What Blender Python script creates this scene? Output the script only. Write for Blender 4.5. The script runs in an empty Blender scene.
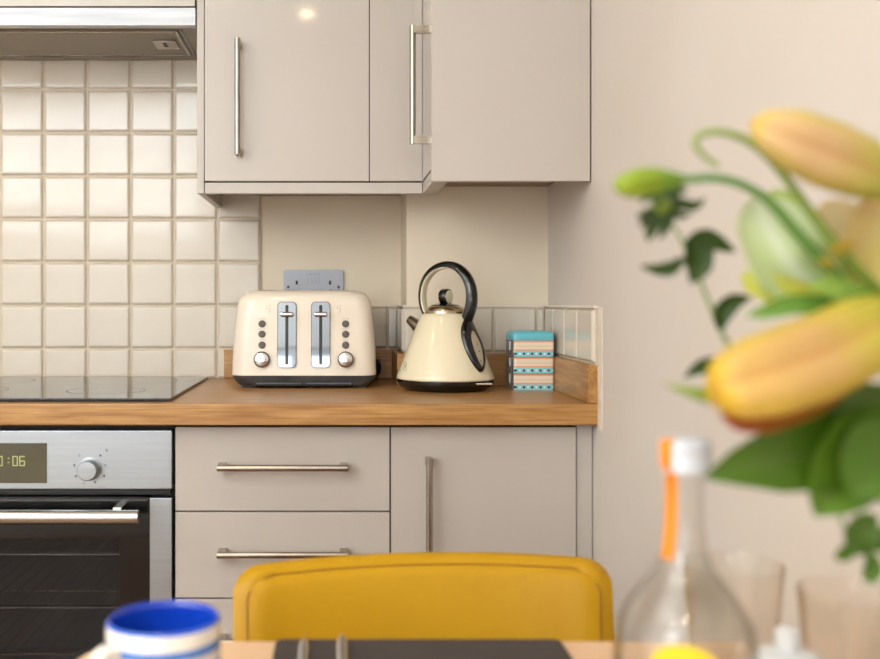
import bpy, bmesh, math, random
from mathutils import Vector, Matrix, noise as mnoise
random.seed(7)
R = math.radians
SC = bpy.context.scene
COL = SC.collection

# ------------------------------------------------------------------ camera
F = 1000.0            # focal length in pixels of the 880 x 659 frame
U0, V0 = 336.0, 303.0 # where the room's depth lines meet
ZC = 1.088            # camera height
cam_d = bpy.data.cameras.new('camera')
cam = bpy.data.objects.new('camera', cam_d); COL.objects.link(cam)
cam.location = (0, 0, ZC); cam.rotation_euler = (R(90), 0, 0)
cam_d.sensor_width = 36; cam_d.lens = F / 880 * 36
cam_d.shift_x = (440 - U0) / 880; cam_d.shift_y = (V0 - 329.5) / 880
cam_d.clip_start = 0.02
cam_d.dof.use_dof = True; cam_d.dof.focus_distance = 2.06; cam_d.dof.aperture_fstop = 3.7
SC.camera = cam

# ------------------------------------------------------------------ light
w = bpy.data.worlds.new('world'); SC.world = w; w.use_nodes = True
w.node_tree.nodes['Background'].inputs[0].default_value = (0.75, 0.85, 1.0, 1)
w.node_tree.nodes['Background'].inputs[1].default_value = 1.0
WIN = (-2.30, -0.78, 1.50, 2.36)     # window opening in the rear wall x0 x1 z0 z1
WIN2 = (-0.62, 0.20, 0.78, 1.22)    # lower window straight behind the table
YR = -1.10                          # rear wall
ld = bpy.data.lights.new('daylight_window', 'AREA'); ld.shape = 'RECTANGLE'
ld.size = WIN[1] - WIN[0]; ld.size_y = WIN[3] - WIN[2]; ld.energy = 25; ld.color = (0.95, 0.98, 1.0)
lo = bpy.data.objects.new('daylight_window', ld); COL.objects.link(lo)
lo.location = ((WIN[0] + WIN[1]) / 2, YR - 0.12, (WIN[2] + WIN[3]) / 2); lo.rotation_euler = (R(90), 0, 0)
ld2 = bpy.data.lights.new('garden_window_light', 'AREA'); ld2.shape = 'RECTANGLE'
ld2.size = WIN2[1] - WIN2[0]; ld2.size_y = WIN2[3] - WIN2[2]; ld2.energy = 3; ld2.color = (0.94, 0.98, 1.0)
lo2 = bpy.data.objects.new('garden_window_light', ld2); COL.objects.link(lo2)
lo2.location = ((WIN2[0] + WIN2[1]) / 2, YR - 0.12, (WIN2[2] + WIN2[3]) / 2); lo2.rotation_euler = (R(90), 0, 0)
ld3 = bpy.data.lights.new('bounce_fill', 'AREA'); ld3.shape = 'DISK'; ld3.size = .30; ld3.energy = 72; ld3.color = (0.87, 0.945, 1.0)
lo3 = bpy.data.objects.new('bounce_fill', ld3); COL.objects.link(lo3)      # added unseen fill lamp, turned back at the rear wall and ceiling
lo3.location = (-1.15, .15, 1.55); lo3.rotation_euler = (R(-90 - 25), 0, R(-28))
vs = SC.view_settings
vs.view_transform = 'Standard'; vs.look = 'None'; vs.gamma = 1; vs.use_curve_mapping = False
vs.exposure = 0.34

# ------------------------------------------------------------------ helpers
def P(x, y, D): return Vector(((x - U0) * D / F, D, ZC + (V0 - y) * D / F))
def lin(c):
    r = []
    for v in c:
        v /= 255.0
        r.append(v / 12.92 if v <= 0.04045 else ((v + 0.055) / 1.055) ** 2.4)
    return (*r, 1)

def mat(name, c, rough=0.5, metal=0.0, coat=0.0, var=None, vscale=20, vstretch=(1, 1, 1), bump=0.0, bscale=60,
        trans=0.0, ior=1.45, emit=None, estr=0, alpha=1.0, spec=0.5, sub=0.0, attr=None):
    m = bpy.data.materials.new(name); m.use_nodes = True
    nt = m.node_tree; b = nt.nodes['Principled BSDF']; L = nt.links
    b.inputs['Base Color'].default_value = lin(c)
    b.inputs['Roughness'].default_value = rough; b.inputs['Metallic'].default_value = metal
    b.inputs['Coat Weight'].default_value = coat; b.inputs['Coat Roughness'].default_value = 0.05
    b.inputs['Transmission Weight'].default_value = trans; b.inputs['IOR'].default_value = ior
    b.inputs['Alpha'].default_value = alpha; b.inputs['Specular IOR Level'].default_value = spec
    if sub:
        b.inputs['Subsurface Weight'].default_value = sub; b.inputs['Subsurface Radius'].default_value = (.01, .006, .003)
    if emit:
        b.inputs['Emission Color'].default_value = lin(emit); b.inputs['Emission Strength'].default_value = estr
    tc = nt.nodes.new('ShaderNodeTexCoord'); mp = nt.nodes.new('ShaderNodeMapping')
    mp.inputs['Scale'].default_value = vstretch
    L.new(tc.outputs['Object'], mp.inputs['Vector'])
    if attr:
        a = nt.nodes.new('ShaderNodeVertexColor'); a.layer_name = attr
        L.new(a.outputs['Color'], b.inputs['Base Color'])
    if var:
        n = nt.nodes.new('ShaderNodeTexNoise'); n.inputs['Scale'].default_value = vscale; n.inputs['Detail'].default_value = 5
        L.new(mp.outputs[0], n.inputs['Vector'])
        rp = nt.nodes.new('ShaderNodeValToRGB')
        rp.color_ramp.elements[0].position = .32; rp.color_ramp.elements[1].position = .68
        rp.color_ramp.elements[0].color = lin(var); rp.color_ramp.elements[1].color = lin(c)
        L.new(n.outputs['Fac'], rp.inputs[0]); L.new(rp.outputs[0], b.inputs['Base Color'])
    if bump:
        n2 = nt.nodes.new('ShaderNodeTexNoise'); n2.inputs['Scale'].default_value = bscale; n2.inputs['Detail'].default_value = 3
        L.new(mp.outputs[0], n2.inputs['Vector'])
        bp = nt.nodes.new('ShaderNodeBump'); bp.inputs['Strength'].default_value = bump; bp.inputs['Distance'].default_value = 0.002
        L.new(n2.outputs['Fac'], bp.inputs['Height']); L.new(bp.outputs[0], b.inputs['Normal'])
    return m

def ramp_node(nt, stops, const=True):
    rp = nt.nodes.new('ShaderNodeValToRGB'); cr = rp.color_ramp
    cr.interpolation = 'CONSTANT' if const else 'LINEAR'
    while len(cr.elements) > 1: cr.elements.remove(cr.elements[-1])
    cr.elements[0].position = stops[0][0]; cr.elements[0].color = lin(stops[0][1])
    for p, c in stops[1:]:
        e = cr.elements.new(p); e.color = lin(c)
    return rp

ORG = {}   # object name -> world origin of its thing
def tag(o, label, cat, group=None):
    o['label'] = label; o['category'] = cat
    if group: o['group'] = group
    return o
def thing(name, loc, label, cat, group=None):
    o = bpy.data.objects.new(name, None); COL.objects.link(o); o.location = loc
    o.empty_display_size = .02
    ORG[o.name] = Vector(loc); return tag(o, label, cat, group)

def obj(name, bm, m, parent=None, smooth=True, origin=None, mods=None, angle=40):
    """bm in world coordinates; becomes one mesh object under parent"""
    if parent is not None: og = ORG.get(parent.name, Vector((0, 0, 0)))
    else: og = Vector(origin) if origin is not None else Vector((0, 0, 0))
    bmesh.ops.translate(bm, verts=bm.verts, vec=-og)
    bmesh.ops.recalc_face_normals(bm, faces=bm.faces)
    bev = id(bm) in BEV; BEV.discard(id(bm))
    me = bpy.data.meshes.new(name)
    if smooth:
        for f in bm.faces: f.smooth = True
        for e in bm.edges:
            if len(e.link_faces) == 2 and e.calc_face_angle(0) > R(angle): e.smooth = False
    bm.to_mesh(me); bm.free()
    for x in (m if isinstance(m, (list, tuple)) else [m]): me.materials.append(x)
    o = bpy.data.objects.new(name, me); COL.objects.link(o)
    if bev:
        wn = o.modifiers.new('weighted', 'WEIGHTED_NORMAL'); wn.keep_sharp = True; wn.weight = 100
    ORG[o.name] = og
    if parent is not None: o.parent = parent
    else: o.location = og
    return o
def struct(name, bm, m, **k):
    o = obj(name, bm, m, **k); o['kind'] = 'structure'; return o

BEV = set()
def B(): return bmesh.new()
def box(bm, x0, x1, y0, y1, z0, z1, bev=0.0, seg=2):
    vv = [bm.verts.new((x, y, z)) for x in (x0, x1) for y in (y0, y1) for z in (z0, z1)]
    fs = [bm.faces.new([vv[i] for i in q]) for q in ((0, 1, 3, 2), (4, 6, 7, 5), (0, 4, 5, 1), (2, 3, 7, 6), (0, 2, 6, 4), (1, 5, 7, 3))]
    if bev > 0:
        BEV.add(id(bm)); es = list({e for f in fs for e in f.edges})
        bmesh.ops.bevel(bm, geom=es, offset=bev, segments=seg, affect='EDGES', profile=.5)
    return bm
def boxb(*a, **k): return box(B(), *a, **k)
def prism(bm, pts, lo_, hi, axis='z', bev=0.0, holes=None):
    """extrude a closed polygon of (a,b) along an axis"""
    def mk(a, b, c): return {'z': (a, b, c), 'y': (a, c, b), 'x': (c, a, b)}[axis]
    v0 = [bm.verts.new(mk(a, b, lo_)) for a, b in pts]; v1 = [bm.verts.new(mk(a, b, hi)) for a, b in pts]
    n = len(pts)
    f0 = bm.faces.new(v0); f1 = bm.faces.new(v1)
    for i in range(n): bm.faces.new((v0[i], v0[(i + 1) % n], v1[(i + 1) % n], v1[i]))
    if bev: BEV.add(id(bm)); bmesh.ops.bevel(bm, geom=list(f0.edges) + list(f1.edges), offset=bev, segments=2, affect='EDGES', profile=.5)
    return bm
def rrect(w_, h_, r, n=6, cx=0, cy=0):
    pts = []
    for k, (sx, sy) in enumerate(((1, 1), (-1, 1), (-1, -1), (1, -1))):
        for i in range(n + 1):
            a = R(90 * k + 90 * i / n)
            pts.append((cx + sx * (w_ / 2 - r) + r * math.cos(a), cy + sy * (h_ / 2 - r) + r * math.sin(a)))
    return pts
def loft(bm, rings, close=True, cap0=True, cap1=True, cols=None):
    vr = [[bm.verts.new(p) for p in rg] for rg in rings]
    for a, b in zip(vr, vr[1:]):
        n = len(a)
        for i in range(n if close else n - 1):
            bm.faces.new((a[i], a[(i + 1) % n], b[(i + 1) % n], b[i]))
    if cap0: bm.faces.new(vr[0])
    if cap1: bm.faces.new(vr[-1])
    if cols:
        ly = bm.loops.layers.color.get('Col') or bm.loops.layers.color.new('Col')
        d = {}
        for rg, cr in zip(vr, cols):
            for v, c in zip(rg, cr): d[v] = c
        for f in bm.faces:
            for l in f.loops:
                if l.vert in d: l[ly] = d[l.vert]
    return bm
def lathe(bm, prof, c, seg=48, cap0=False, cap1=False, axis=None):
    """prof (r,z) from c; r 0 allowed at ends"""
    rings = []
    for r, z in prof:
        r = max(r, 1e-5)
        rings.append([Vector((r * math.cos(2 * math.pi * i / seg), r * math.sin(2 * math.pi * i / seg), z)) for i in range(seg)])
    if axis is not None:
        q = Vector((0, 0, 1)).rotation_difference(Vector(axis))
        rings = [[q @ v for v in rg] for rg in rings]
    c = Vector(c)
    rings = [[v + c for v in rg] for rg in rings]
    loft(bm, rings, True, cap0, cap1)
    bmesh.ops.remove_doubles(bm, verts=bm.verts, dist=2e-5)
    return bm
def catmull(pts, n=8):
    pts = [Vector(p) for p in pts]
    q = [2 * pts[0] - pts[1]] + pts + [2 * pts[-1] - pts[-2]]
    out = []
    for i in range(1, len(q) - 2):
        p0, p1, p2, p3 = q[i - 1:i + 3]
        for k in range(n):
            t = k / n
            out.append(.5 * ((2 * p1) + (p2 - p0) * t + (2 * p0 - 5 * p1 + 4 * p2 - p3) * t * t + (3 * p1 - p0 - 3 * p2 + p3) * t ** 3))
    out.append(pts[-1]); return out
def frames(path, up=Vector((0, -1, 0.02))):
    fr = []
    for i, p in enumerate(path):
        t = (path[min(i + 1, len(path) - 1)] - path[max(i - 1, 0)]).normalized()
        s = t.cross(up)
        s = s.normalized() if s.length > 1e-4 else t.orthogonal().normalized()
        fr.append((p, t, s, s.cross(t).normalized()))
    return fr
def tube(bm, path, rad, seg=10, up=Vector((0, -1, 0.02))):
    fr = frames(path, up); n = len(fr); rings = []
    for i, (p, t, s, b) in enumerate(fr):
        r = rad(i / (n - 1)) if callable(rad) else rad
        rings.append([p + s * r * math.cos(2 * math.pi * k / seg) + b * r * math.sin(2 * math.pi * k / seg) for k in range(seg)])
    return loft(bm, rings)
def cyl(bm, a, b, r, seg=16):
    return tube(bm, [Vector(a), Vector(b)], r, seg, up=Vector((0.3, -1, 0.5)))

# ------------------------------------------------------------------ materials
M_wall = mat('wall_paint', (216, 207, 198), .7, var=(212, 202, 192), vscale=3, bump=.25, bscale=38)
M_ceil = mat('ceiling_paint', (240, 236, 228), .8, bump=.05, bscale=120)
M_floor = mat('floor_oak', (150, 112, 78), .45, var=(128, 92, 62), vscale=6, vstretch=(1, 8, 1))
M_gloss = mat('gloss_beige', (190, 181, 173), .07, coat=.3, var=(188, 179, 171), vscale=2)
M_carc = mat('carcass_beige', (192, 184, 176), .35, var=(189, 181, 173), vscale=3)
M_under = mat('carcass_brown', (150, 122, 96), .5, var=(142, 114, 88), vscale=6)  # assumed brown, darker than the beige to deepen the shade under the wall units
M_dark = mat('dark_gap', (38, 34, 32), .6, var=(30, 27, 26), vscale=12)  # dark colour put in for the shade of gaps, holes and unit interiors
M_tile = mat('glazed_tile', (216, 207, 193), .12, coat=.2, var=(211, 201, 186), vscale=9, bump=.12, bscale=22)
M_grout = mat('grout', (212, 199, 179), .85, var=(203, 188, 165), vscale=30, bump=.3, bscale=200)
M_caulk = mat('white_caulk', (232, 222, 208), .5, var=(224, 213, 198), vscale=30)
M_steel = mat('brushed_steel', (178, 183, 188), .36, 1.0, var=(170, 175, 180), vscale=14, vstretch=(.3, 1, 12), bump=.05, bscale=40)
M_nickel = mat('brushed_nickel', (176, 167, 154), .24, 1.0, var=(166, 157, 144), vscale=30)
M_chrome = mat('chrome', (225, 225, 228), .06, 1.0, bump=.01, bscale=4)
M_black = mat('black_gloss', (14, 14, 15), .12, coat=.4, var=(18, 18, 19), vscale=8)
M_blackm = mat('black_plastic', (22, 22, 24), .4, var=(28, 28, 30), vscale=30)
M_ceran = mat('ceramic_hob_glass', (20, 20, 22), .05, var=(24, 24, 26), vscale=40, spec=.45)
M_char = mat('charcoal_plastic', (84, 84, 86), .4, var=(62, 62, 64), vscale=30)
M_toast = mat('toaster_cream', (234, 222, 206), .22, coat=.4, var=(232, 220, 203), vscale=4)
M_kettle = mat('kettle_cream', (232, 221, 192), .12, coat=.5, var=(229, 218, 188), vscale=4)
M_button = mat('button_grey', (96, 90, 86), .4, var=(88, 82, 78), vscale=50)
M_socket = mat('socket_steel', (164, 167, 175), .4, .3, var=(158, 161, 169), vscale=20)
M_leather = mat('mustard_leather', (190, 144, 4), .45, spec=.4, var=(183, 136, 3), vscale=7, bump=.25, bscale=130)
M_table = mat('table_beech', (226, 188, 150), .4, var=(214, 174, 134), vscale=9, vstretch=(1, .12, 1))
M_legw = mat('chair_leg_wood', (120, 84, 52), .45, var=(102, 70, 42), vscale=12, vstretch=(1, 1, .2))
M_mat = mat('placemat_slate', (68, 60, 56), .75, var=(60, 53, 50), vscale=60, bump=.3, bscale=300)
def clear_glass(name, edge, face, extra=1.0):
    """thin clear glass: see-through head on, reflecting and tinted towards its edges"""
    m = bpy.data.materials.new(name); m.use_nodes = True; nt = m.node_tree; L = nt.links; nt.nodes.clear()
    out = nt.nodes.new('ShaderNodeOutputMaterial'); mx = nt.nodes.new('ShaderNodeMixShader'); tr = nt.nodes.new('ShaderNodeBsdfTransparent'); gl = nt.nodes.new('ShaderNodeBsdfGlossy')
    gl.inputs['Roughness'].default_value = .02
    lw = nt.nodes.new('ShaderNodeLayerWeight'); lw.inputs['Blend'].default_value = .5
    rp = ramp_node(nt, [(0, face), (.6, face), (1, edge)], False); L.new(lw.outputs['Facing'], rp.inputs[0]); L.new(rp.outputs[0], tr.inputs['Color'])
    fn = nt.nodes.new('ShaderNodeMapRange'); fn.interpolation_type = 'SMOOTHSTEP'
    fn.inputs['From Min'].default_value = .35; fn.inputs['From Max'].default_value = 1.0; fn.inputs['To Min'].default_value = .05; fn.inputs['To Max'].default_value = .45
    L.new(lw.outputs['Facing'], fn.inputs['Value'])
    L.new(fn.outputs[0], mx.inputs[0]); L.new(tr.outputs[0], mx.inputs[1]); L.new(gl.outputs[0], mx.inputs[2]); L.new(mx.outputs[0], out.inputs['Surface'])
    return m
M_glass = clear_glass('clear_glass', (196, 188, 174), (253, 253, 252))
M_tumbler = clear_glass('tumbler_glass', (226, 212, 194), (254, 252, 249))
M_orange = mat('orange_paper', (238, 140, 16), .5, var=(232, 132, 12), vscale=60)
M_white = mat('white_plastic', (212, 217, 224), .35, var=(204, 209, 217), vscale=30)
M_wcer = mat('white_ceramic', (222, 224, 226), .15, coat=.3, var=(216, 218, 220), vscale=8)
M_yellow = mat('yellow_label', (228, 204, 40), .5, var=(222, 196, 32), vscale=40)
M_blue = mat('cobalt_glaze', (22, 70, 190), .12, coat=.4, var=(18, 60, 178), vscale=16)
M_mugw = mat('mug_white', (240, 232, 220), .15, coat=.4, var=(236, 228, 215), vscale=12)
M_plant = mat('plant_tissue', (100, 140, 40), .45, attr='Col', bump=.12, bscale=160, sub=.0)
M_cavity = mat('oven_cavity', (120, 120, 120), .45, var=(108, 108, 108), vscale=12)
M_pane = mat('oven_window_glass', (44, 44, 45), .05, alpha=.42, bump=.004, bscale=3)
M_ink = mat('printed_ink', (90, 90, 96), .6, var=(80, 80, 86), vscale=50)
M_inkl = mat('printed_ink_light', (168, 160, 152), .6, var=(160, 152, 144), vscale=50)
M_disp = mat('display_glass', (88, 82, 62), .12, var=(82, 76, 57), vscale=20)
M_digit = mat('display_digit', (176, 178, 120), .4, emit=(190, 195, 120), estr=.18, bump=.01)
M_lamp = mat('downlight_lens', (255, 240, 215), .4, emit=(255, 226, 180), estr=60, bump=.01)
M_vase = mat('vase_ceramic', (232, 226, 216), .25, var=(226, 219, 208), vscale=6)
M_cavy = mat('filter_mesh', (150, 140, 126), .45, .5, var=(140, 130, 116), vscale=180, bump=.3, bscale=400)
M_hoodu = mat('hood_underside', (150, 140, 126), .4, .35, var=(142, 132, 118), vscale=12)

M_petal = mat('petal_tissue', (230, 210, 150), .45, attr='Col', bump=.10, bscale=160)
for M_, fac_ in ((M_plant, .2), (M_petal, .2)):
  nt = M_.node_tree; pb = nt.nodes['Principled BSDF']; tl = nt.nodes.new('ShaderNodeBsdfTranslucent'); mxs = nt.nodes.new('ShaderNodeMixShader')
  mxs.inputs[0].default_value = fac_; ac_ = next(n for n in nt.nodes if n.type == 'VERTEX_COLOR')
  nt.links.new(ac_.outputs['Color'], tl.inputs['Color']); nt.links.new(pb.outputs[0], mxs.inputs[1]); nt.links.new(tl.outputs[0], mxs.inputs[2])
  nt.links.new(mxs.outputs[0], nt.nodes['Material Output'].inputs['Surface'])
def wood(name, c1, c2, c3, sx=2.6, along='x'):
    m = bpy.data.materials.new(name); m.use_nodes = True; nt = m.node_tree; L = nt.links; b = nt.nodes['Principled BSDF']
    tc = nt.nodes.new('ShaderNodeTexCoord'); mp = nt.nodes.new('ShaderNodeMapping')
    mp.inputs['Scale'].default_value = (sx, 22, 22) if along == 'x' else ((22, sx, 22) if along == 'y' else (22, 22, sx))
    L.new(tc.outputs['Object'], mp.inputs[0])
    n = nt.nodes.new('ShaderNodeTexNoise'); n.inputs['Scale'].default_value = 3.2; n.inputs['Detail'].default_value = 8; n.inputs['Distortion'].default_value = .6
    L.new(mp.outputs[0], n.inputs['Vector'])
    rp = ramp_node(nt, [(.28, c3), (.48, c2), (.72, c1)], False); L.new(n.outputs['Fac'], rp.inputs[0])
    mp2 = nt.nodes.new('ShaderNodeMapping'); mp2.inputs['Scale'].default_value = (4, 160, 160) if along == 'x' else ((160, 4, 160) if along == 'y' else (160, 160, 4))
    L.new(tc.outputs['Object'], mp2.inputs[0])
    n2 = nt.nodes.new('ShaderNodeTexNoise'); n2.inputs['Scale'].default_value = 2.0; n2.inputs['Detail'].default_value = 3
    L.new(mp2.outputs[0], n2.inputs['Vector'])
    rp2 = ramp_node(nt, [(.35, (215, 205, 190)), (.6, (255, 255, 255))], False); L.new(n2.outputs['Fac'], rp2.inputs[0])
    mx = nt.nodes.new('ShaderNodeMix'); mx.data_type = 'RGBA'; mx.blend_type = 'MULTIPLY'; mx.inputs['Factor'].default_value = .8
    L.new(rp.outputs[0], mx.inputs['A']); L.new(rp2.outputs[0], mx.inputs['B']); L.new(mx.outputs['Result'], b.inputs['Base Color'])
    b.inputs['Roughness'].default_value = .34
    bp = nt.nodes.new('ShaderNodeBump'); bp.inputs['Strength'].default_value = .08; bp.inputs['Distance'].default_value = .001
    L.new(n2.outputs['Fac'], bp.inputs['Height']); L.new(bp.outputs[0], b.inputs['Normal'])
    return m
OAK = ((194, 149, 92), (179, 132, 75), (162, 112, 58))
M_oakx = wood('oak_worktop', *OAK)
M_oaky = wood('oak_upstand_side', *OAK, along='y')
M_oakz = wood('oak_end_grain', (190, 132, 78), (170, 112, 62), (148, 94, 48), along='z')

# ------------------------------------------------------------------ room shell
XR, XL = 0.464, -2.6           # right and left walls
YB, YP = 2.375, 2.188          # back wall and the proud boxing in the right corner
XS = 0.1544                    # the step between them
ZT = 2.5
WZ = 0.91                      # worktop height
YF = 1.765                     # worktop front edge
struct('floor', boxb(XL - .1, XR + .1, YR - .1, YB + .1, -.05, 0), M_floor)
struct('ceiling', boxb(XL - .1, XR + .1, YR - .1, YB + .1, ZT, ZT + .05), M_ceil)
M_wallb = mat('wall_paint_cream', (230, 217, 197), .7, var=(225, 211, 189), vscale=3, bump=.25, bscale=38)
wall_back = struct('wall_back', prism(B(), [(XL - .1, YB), (XS, YB), (XS, YP), (XR + .1, YP), (XR + .1, YB + .1), (XL - .1, YB + .1)], 0, ZT, 'z'), M_wallb, smooth=False)
wall_right = struct('wall_right', boxb(XR, XR + .1, YR - .1, YP, 0, ZT), M_wall)
M_wall2 = mat('wall_paint_pale', (232, 229, 224), .75, var=(228, 225, 219), vscale=3, bump=.2, bscale=38)
struct('wall_left', boxb(XL - .1, XL, YR - .1, YB, 0, ZT), M_wall2)
bm = B()
xs_ = [XL, WIN[0], WIN[1], WIN2[0], WIN2[1], XR]
for i in range(5):
    o_ = {1: WIN, 3: WIN2}.get(i)
    if o_: box(bm, xs_[i], xs_[i + 1], YR - .1, YR, 0, o_[2]); box(bm, xs_[i], xs_[i + 1], YR - .1, YR, o_[3], ZT)
    else: box(bm, xs_[i], xs_[i + 1], YR - .1, YR, 0, ZT)
struct('wall_rear', bm, mat('wall_paint_white', (236, 233, 228), .75, var=(232, 229, 223), vscale=3, bump=.2, bscale=38))
M_wframe = mat('window_frame_white', (244, 244, 242), .35, var=(240, 240, 238), vscale=6)
for k, W in enumerate((WIN, WIN2)):
    t = .045; bm = B()
    box(bm, W[0], W[1], YR - .08, YR - .03, W[2], W[2] + t); box(bm, W[0], W[1], YR - .08, YR - .03, W[3] - t, W[3])
    box(bm, W[0], W[0] + t, YR - .08, YR - .03, W[2] + t, W[3] - t); box(bm, W[1] - t, W[1], YR - .08, YR - .03, W[2] + t, W[3] - t)
    xm = (W[0] + W[1]) / 2; box(bm, xm - .025, xm + .025, YR - .08, YR - .03, W[2] + t, W[3] - t)
    win = struct('window_%d' % (k + 1), bm, M_wframe)
    obj('window_sill', boxb(W[0] - .04, W[1] + .04, YR - .03, YR + .1, W[2] - .03, W[2], .004), M_wframe, win)

# --- tiles -----------------------------------------------------------------
TP = .1022      # pitch
TPX = .1028
def tile_mesh(wd, ht, seed, name='tile'):
    """pillowed handmade tile in local coords: x,z in plane, -y to the front, origin centre of the back"""
    rnd = random.Random(seed); bm = B(); n = 7
    us = [-1, -.96, -.91, -.86, .86, .91, .96, 1]; th = .0085
    off = (rnd.random() * 9, rnd.random() * 9)
    g = []
    for v in us:
        row = []
        for u in us:
            e = max(abs(u), abs(v))
            d = th - (.0065 if e == 1 else (.0017 if e > .95 else (.00012 if e > .9 else 0)))
            if e < .99: d += .00035 * mnoise.noise(Vector((u * 1.1 + off[0], v * 1.1 + off[1], seed)))
            wob = .0006 * mnoise.noise(Vector((u * 2 + off[1], v * 2, seed + 3.3)))
            row.append(bm.verts.new((u * (wd / 2 - .0019) + wob, -d, v * (ht / 2 - .0019) + wob)))
        g.append(row)
    for j in range(n):
        for i in range(n): bm.faces.new((g[j][i], g[j][i + 1], g[j + 1][i + 1], g[j + 1][i]))
    for f in bm.faces: f.smooth = True
    bm.normal_update()
    me = bpy.data.meshes.new(name); bm.to_mesh(me); bm.free(); me.materials.append(M_tile); return me
tile_vars = [tile_mesh(TPX, TP, s) for s in range(9)]
def put_tile(me, x, y, z, parent, rz=0.0, tilt=1.0):
    o = bpy.data.objects.new('tile', me); COL.objects.link(o); o.parent = parent
    o.location = (x, y, z)
    o.rotation_euler = (R(random.gauss(0, .35) * tilt), 0, rz + R(random.gauss(0, .35) * tilt)); return o
Z0 = .980                                   # top of the cut row / of the upstand
XC = -.2808                                 # a vertical joint
HOODZ = 1.663
rows = 8
# grout bed
gb = B()
box(gb, -1.62, XC + TPX, YB - .0056, YB, WZ - .02, Z0 + rows * TP)
box(gb, XC + TPX, XS, YB - .0056, YB, WZ - .02, Z0 + TP - .004)
box(gb, XS - .0056, XS, YP, YB, WZ - .02, Z0 + TP - .004)
box(gb, XS - .0056, XR, YP - .0056, YP, WZ - .02, Z0 + TP - .004)
obj('grout', gb, M_grout, wall_back)
cut_me = [tile_mesh(TPX, .070, 40 + s) for s in range(3)]
for k in range(-12, 1):
    xc = XC + TPX * (k + .5)
    for r in range(rows):
        if xc > XC and Z0 + r * TP > 1.33: continue
        put_tile(random.choice(tile_vars), xc, YB - .003, Z0 + TP * (r + .5), wall_back)
    put_tile(random.choice(cut_me), xc, YB - .003, Z0 - .035, wall_back)
# strip along the upstand
xa = XC + TPX
px_j = [xa, xa + TPX, xa + 2 * TPX, xa + 3 * TPX - .008, XS - .009]
for a, b in zip(px_j, px_j[1:]):
    put_tile(tile_mesh(b - a, TP - .004, 60 + int(a * 99)), (a + b) / 2, YB - .003, Z0 + (TP - .004) / 2, wall_back, tilt=.4)
for k, (a, b) in enumerate(((YP - .008, YP + .094), (YP + .094, YB - .009))):
    put_tile(tile_mesh(b - a, TP - .004, 70 + k), XS - .003, (a + b) / 2, Z0 + (TP - .004) / 2, wall_back, rz=R(-90), tilt=.3)
jx = [XS - .008, XS + .0935, XS + .189, XS + .284, XR - .009]
for k, (a, b) in enumerate(zip(jx, jx[1:])):
    put_tile(tile_mesh(b - a, TP - .004, 80 + k), (a + b) / 2, YP - .003, Z0 + (TP - .004) / 2, wall_back, tilt=.3)
obj('grout', boxb(XR - .0056, XR, YF + .002, YP - .0057, Z0 - .03, Z0 + TP - .004), M_grout, wall_right)
jy = [YP - .012, YP - .1, YP - .203, YP - .306, YF + .002]
for k, (b, a) in enumerate(zip(jy, jy[1:])):
    put_tile(tile_mesh(b - a, TP - .004, 90 + k), XR - .003, (a + b) / 2, Z0 + (TP - .004) / 2, wall_right, rz=R(-90), tilt=.3)
bm = B(); box(bm, XR - .0022, XR, YF - .026, YF + .001, WZ - .045, Z0 + TP - .002, .0008)
struct('trim_1', bm, M_caulk)
bm = B()   # sealant bead along the top of the tile strip
box(bm, xa, XS, YB - .010, YB, Z0 + TP - .004, Z0 + TP + .001, .0015)
box(bm, XS - .010, XS, YP - .01, YB - .011, Z0 + TP - .004, Z0 + TP + .001, .0015)
box(bm, XS + .0005, XR - .011, YP - .010, YP, Z0 + TP - .004, Z0 + TP + .001, .0015)
box(bm, XR - .010, XR, YF, YP, Z0 + TP - .004, Z0 + TP + .001, .0015)
struct('trim_2', bm, M_caulk)

# ------------------------------------------------------------------ worktop and upstands
XW0 = -1.60
bm = prism(B(), [(XW0, YF), (XR - .002, YF), (XR - .002, YP - .004), (XS - .004, YP - .004), (XS - .004, YB - .004), (XW0, YB - .004)], WZ - .038, WZ, 'z', bev=.003)
tag(obj('worktop', bm, M_oakx, origin=(0, 2.1, WZ), smooth=True), 'oak wood worktop running under the toaster, kettle and black hob', 'worktop')
UT = .018
G = 'oak upstand strips along the worktop'
def upstand(x0, x1, y0, y1, m, label):
    tag(obj('upstand', boxb(x0, x1, y0, y1, WZ + .0005, Z0 - .002, .0015), m, origin=((x0 + x1) / 2, (y0 + y1) / 2, WZ)), label, 'upstand', G)
upstand(-.264, XS - .004 - UT, YB - .004 - UT, YB - .004, M_oakx, 'oak upstand strip on the back wall behind the cream toaster')
upstand(XS - .004 - UT, XS - .004, YP - .004, YB - .004, M_oaky, 'short oak upstand strip on the step side between toaster and kettle')
upstand(XS - .004 - UT, XR - .001 - UT, YP - .005 - UT, YP - .005, M_oakx, 'oak upstand strip behind the kettle and the striped tins')
upstand(XR - .001 - UT, XR - .001, YF + .0005, YP - .005, M_oaky, 'oak upstand strip on the right wall with its cut end facing forward')

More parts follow.
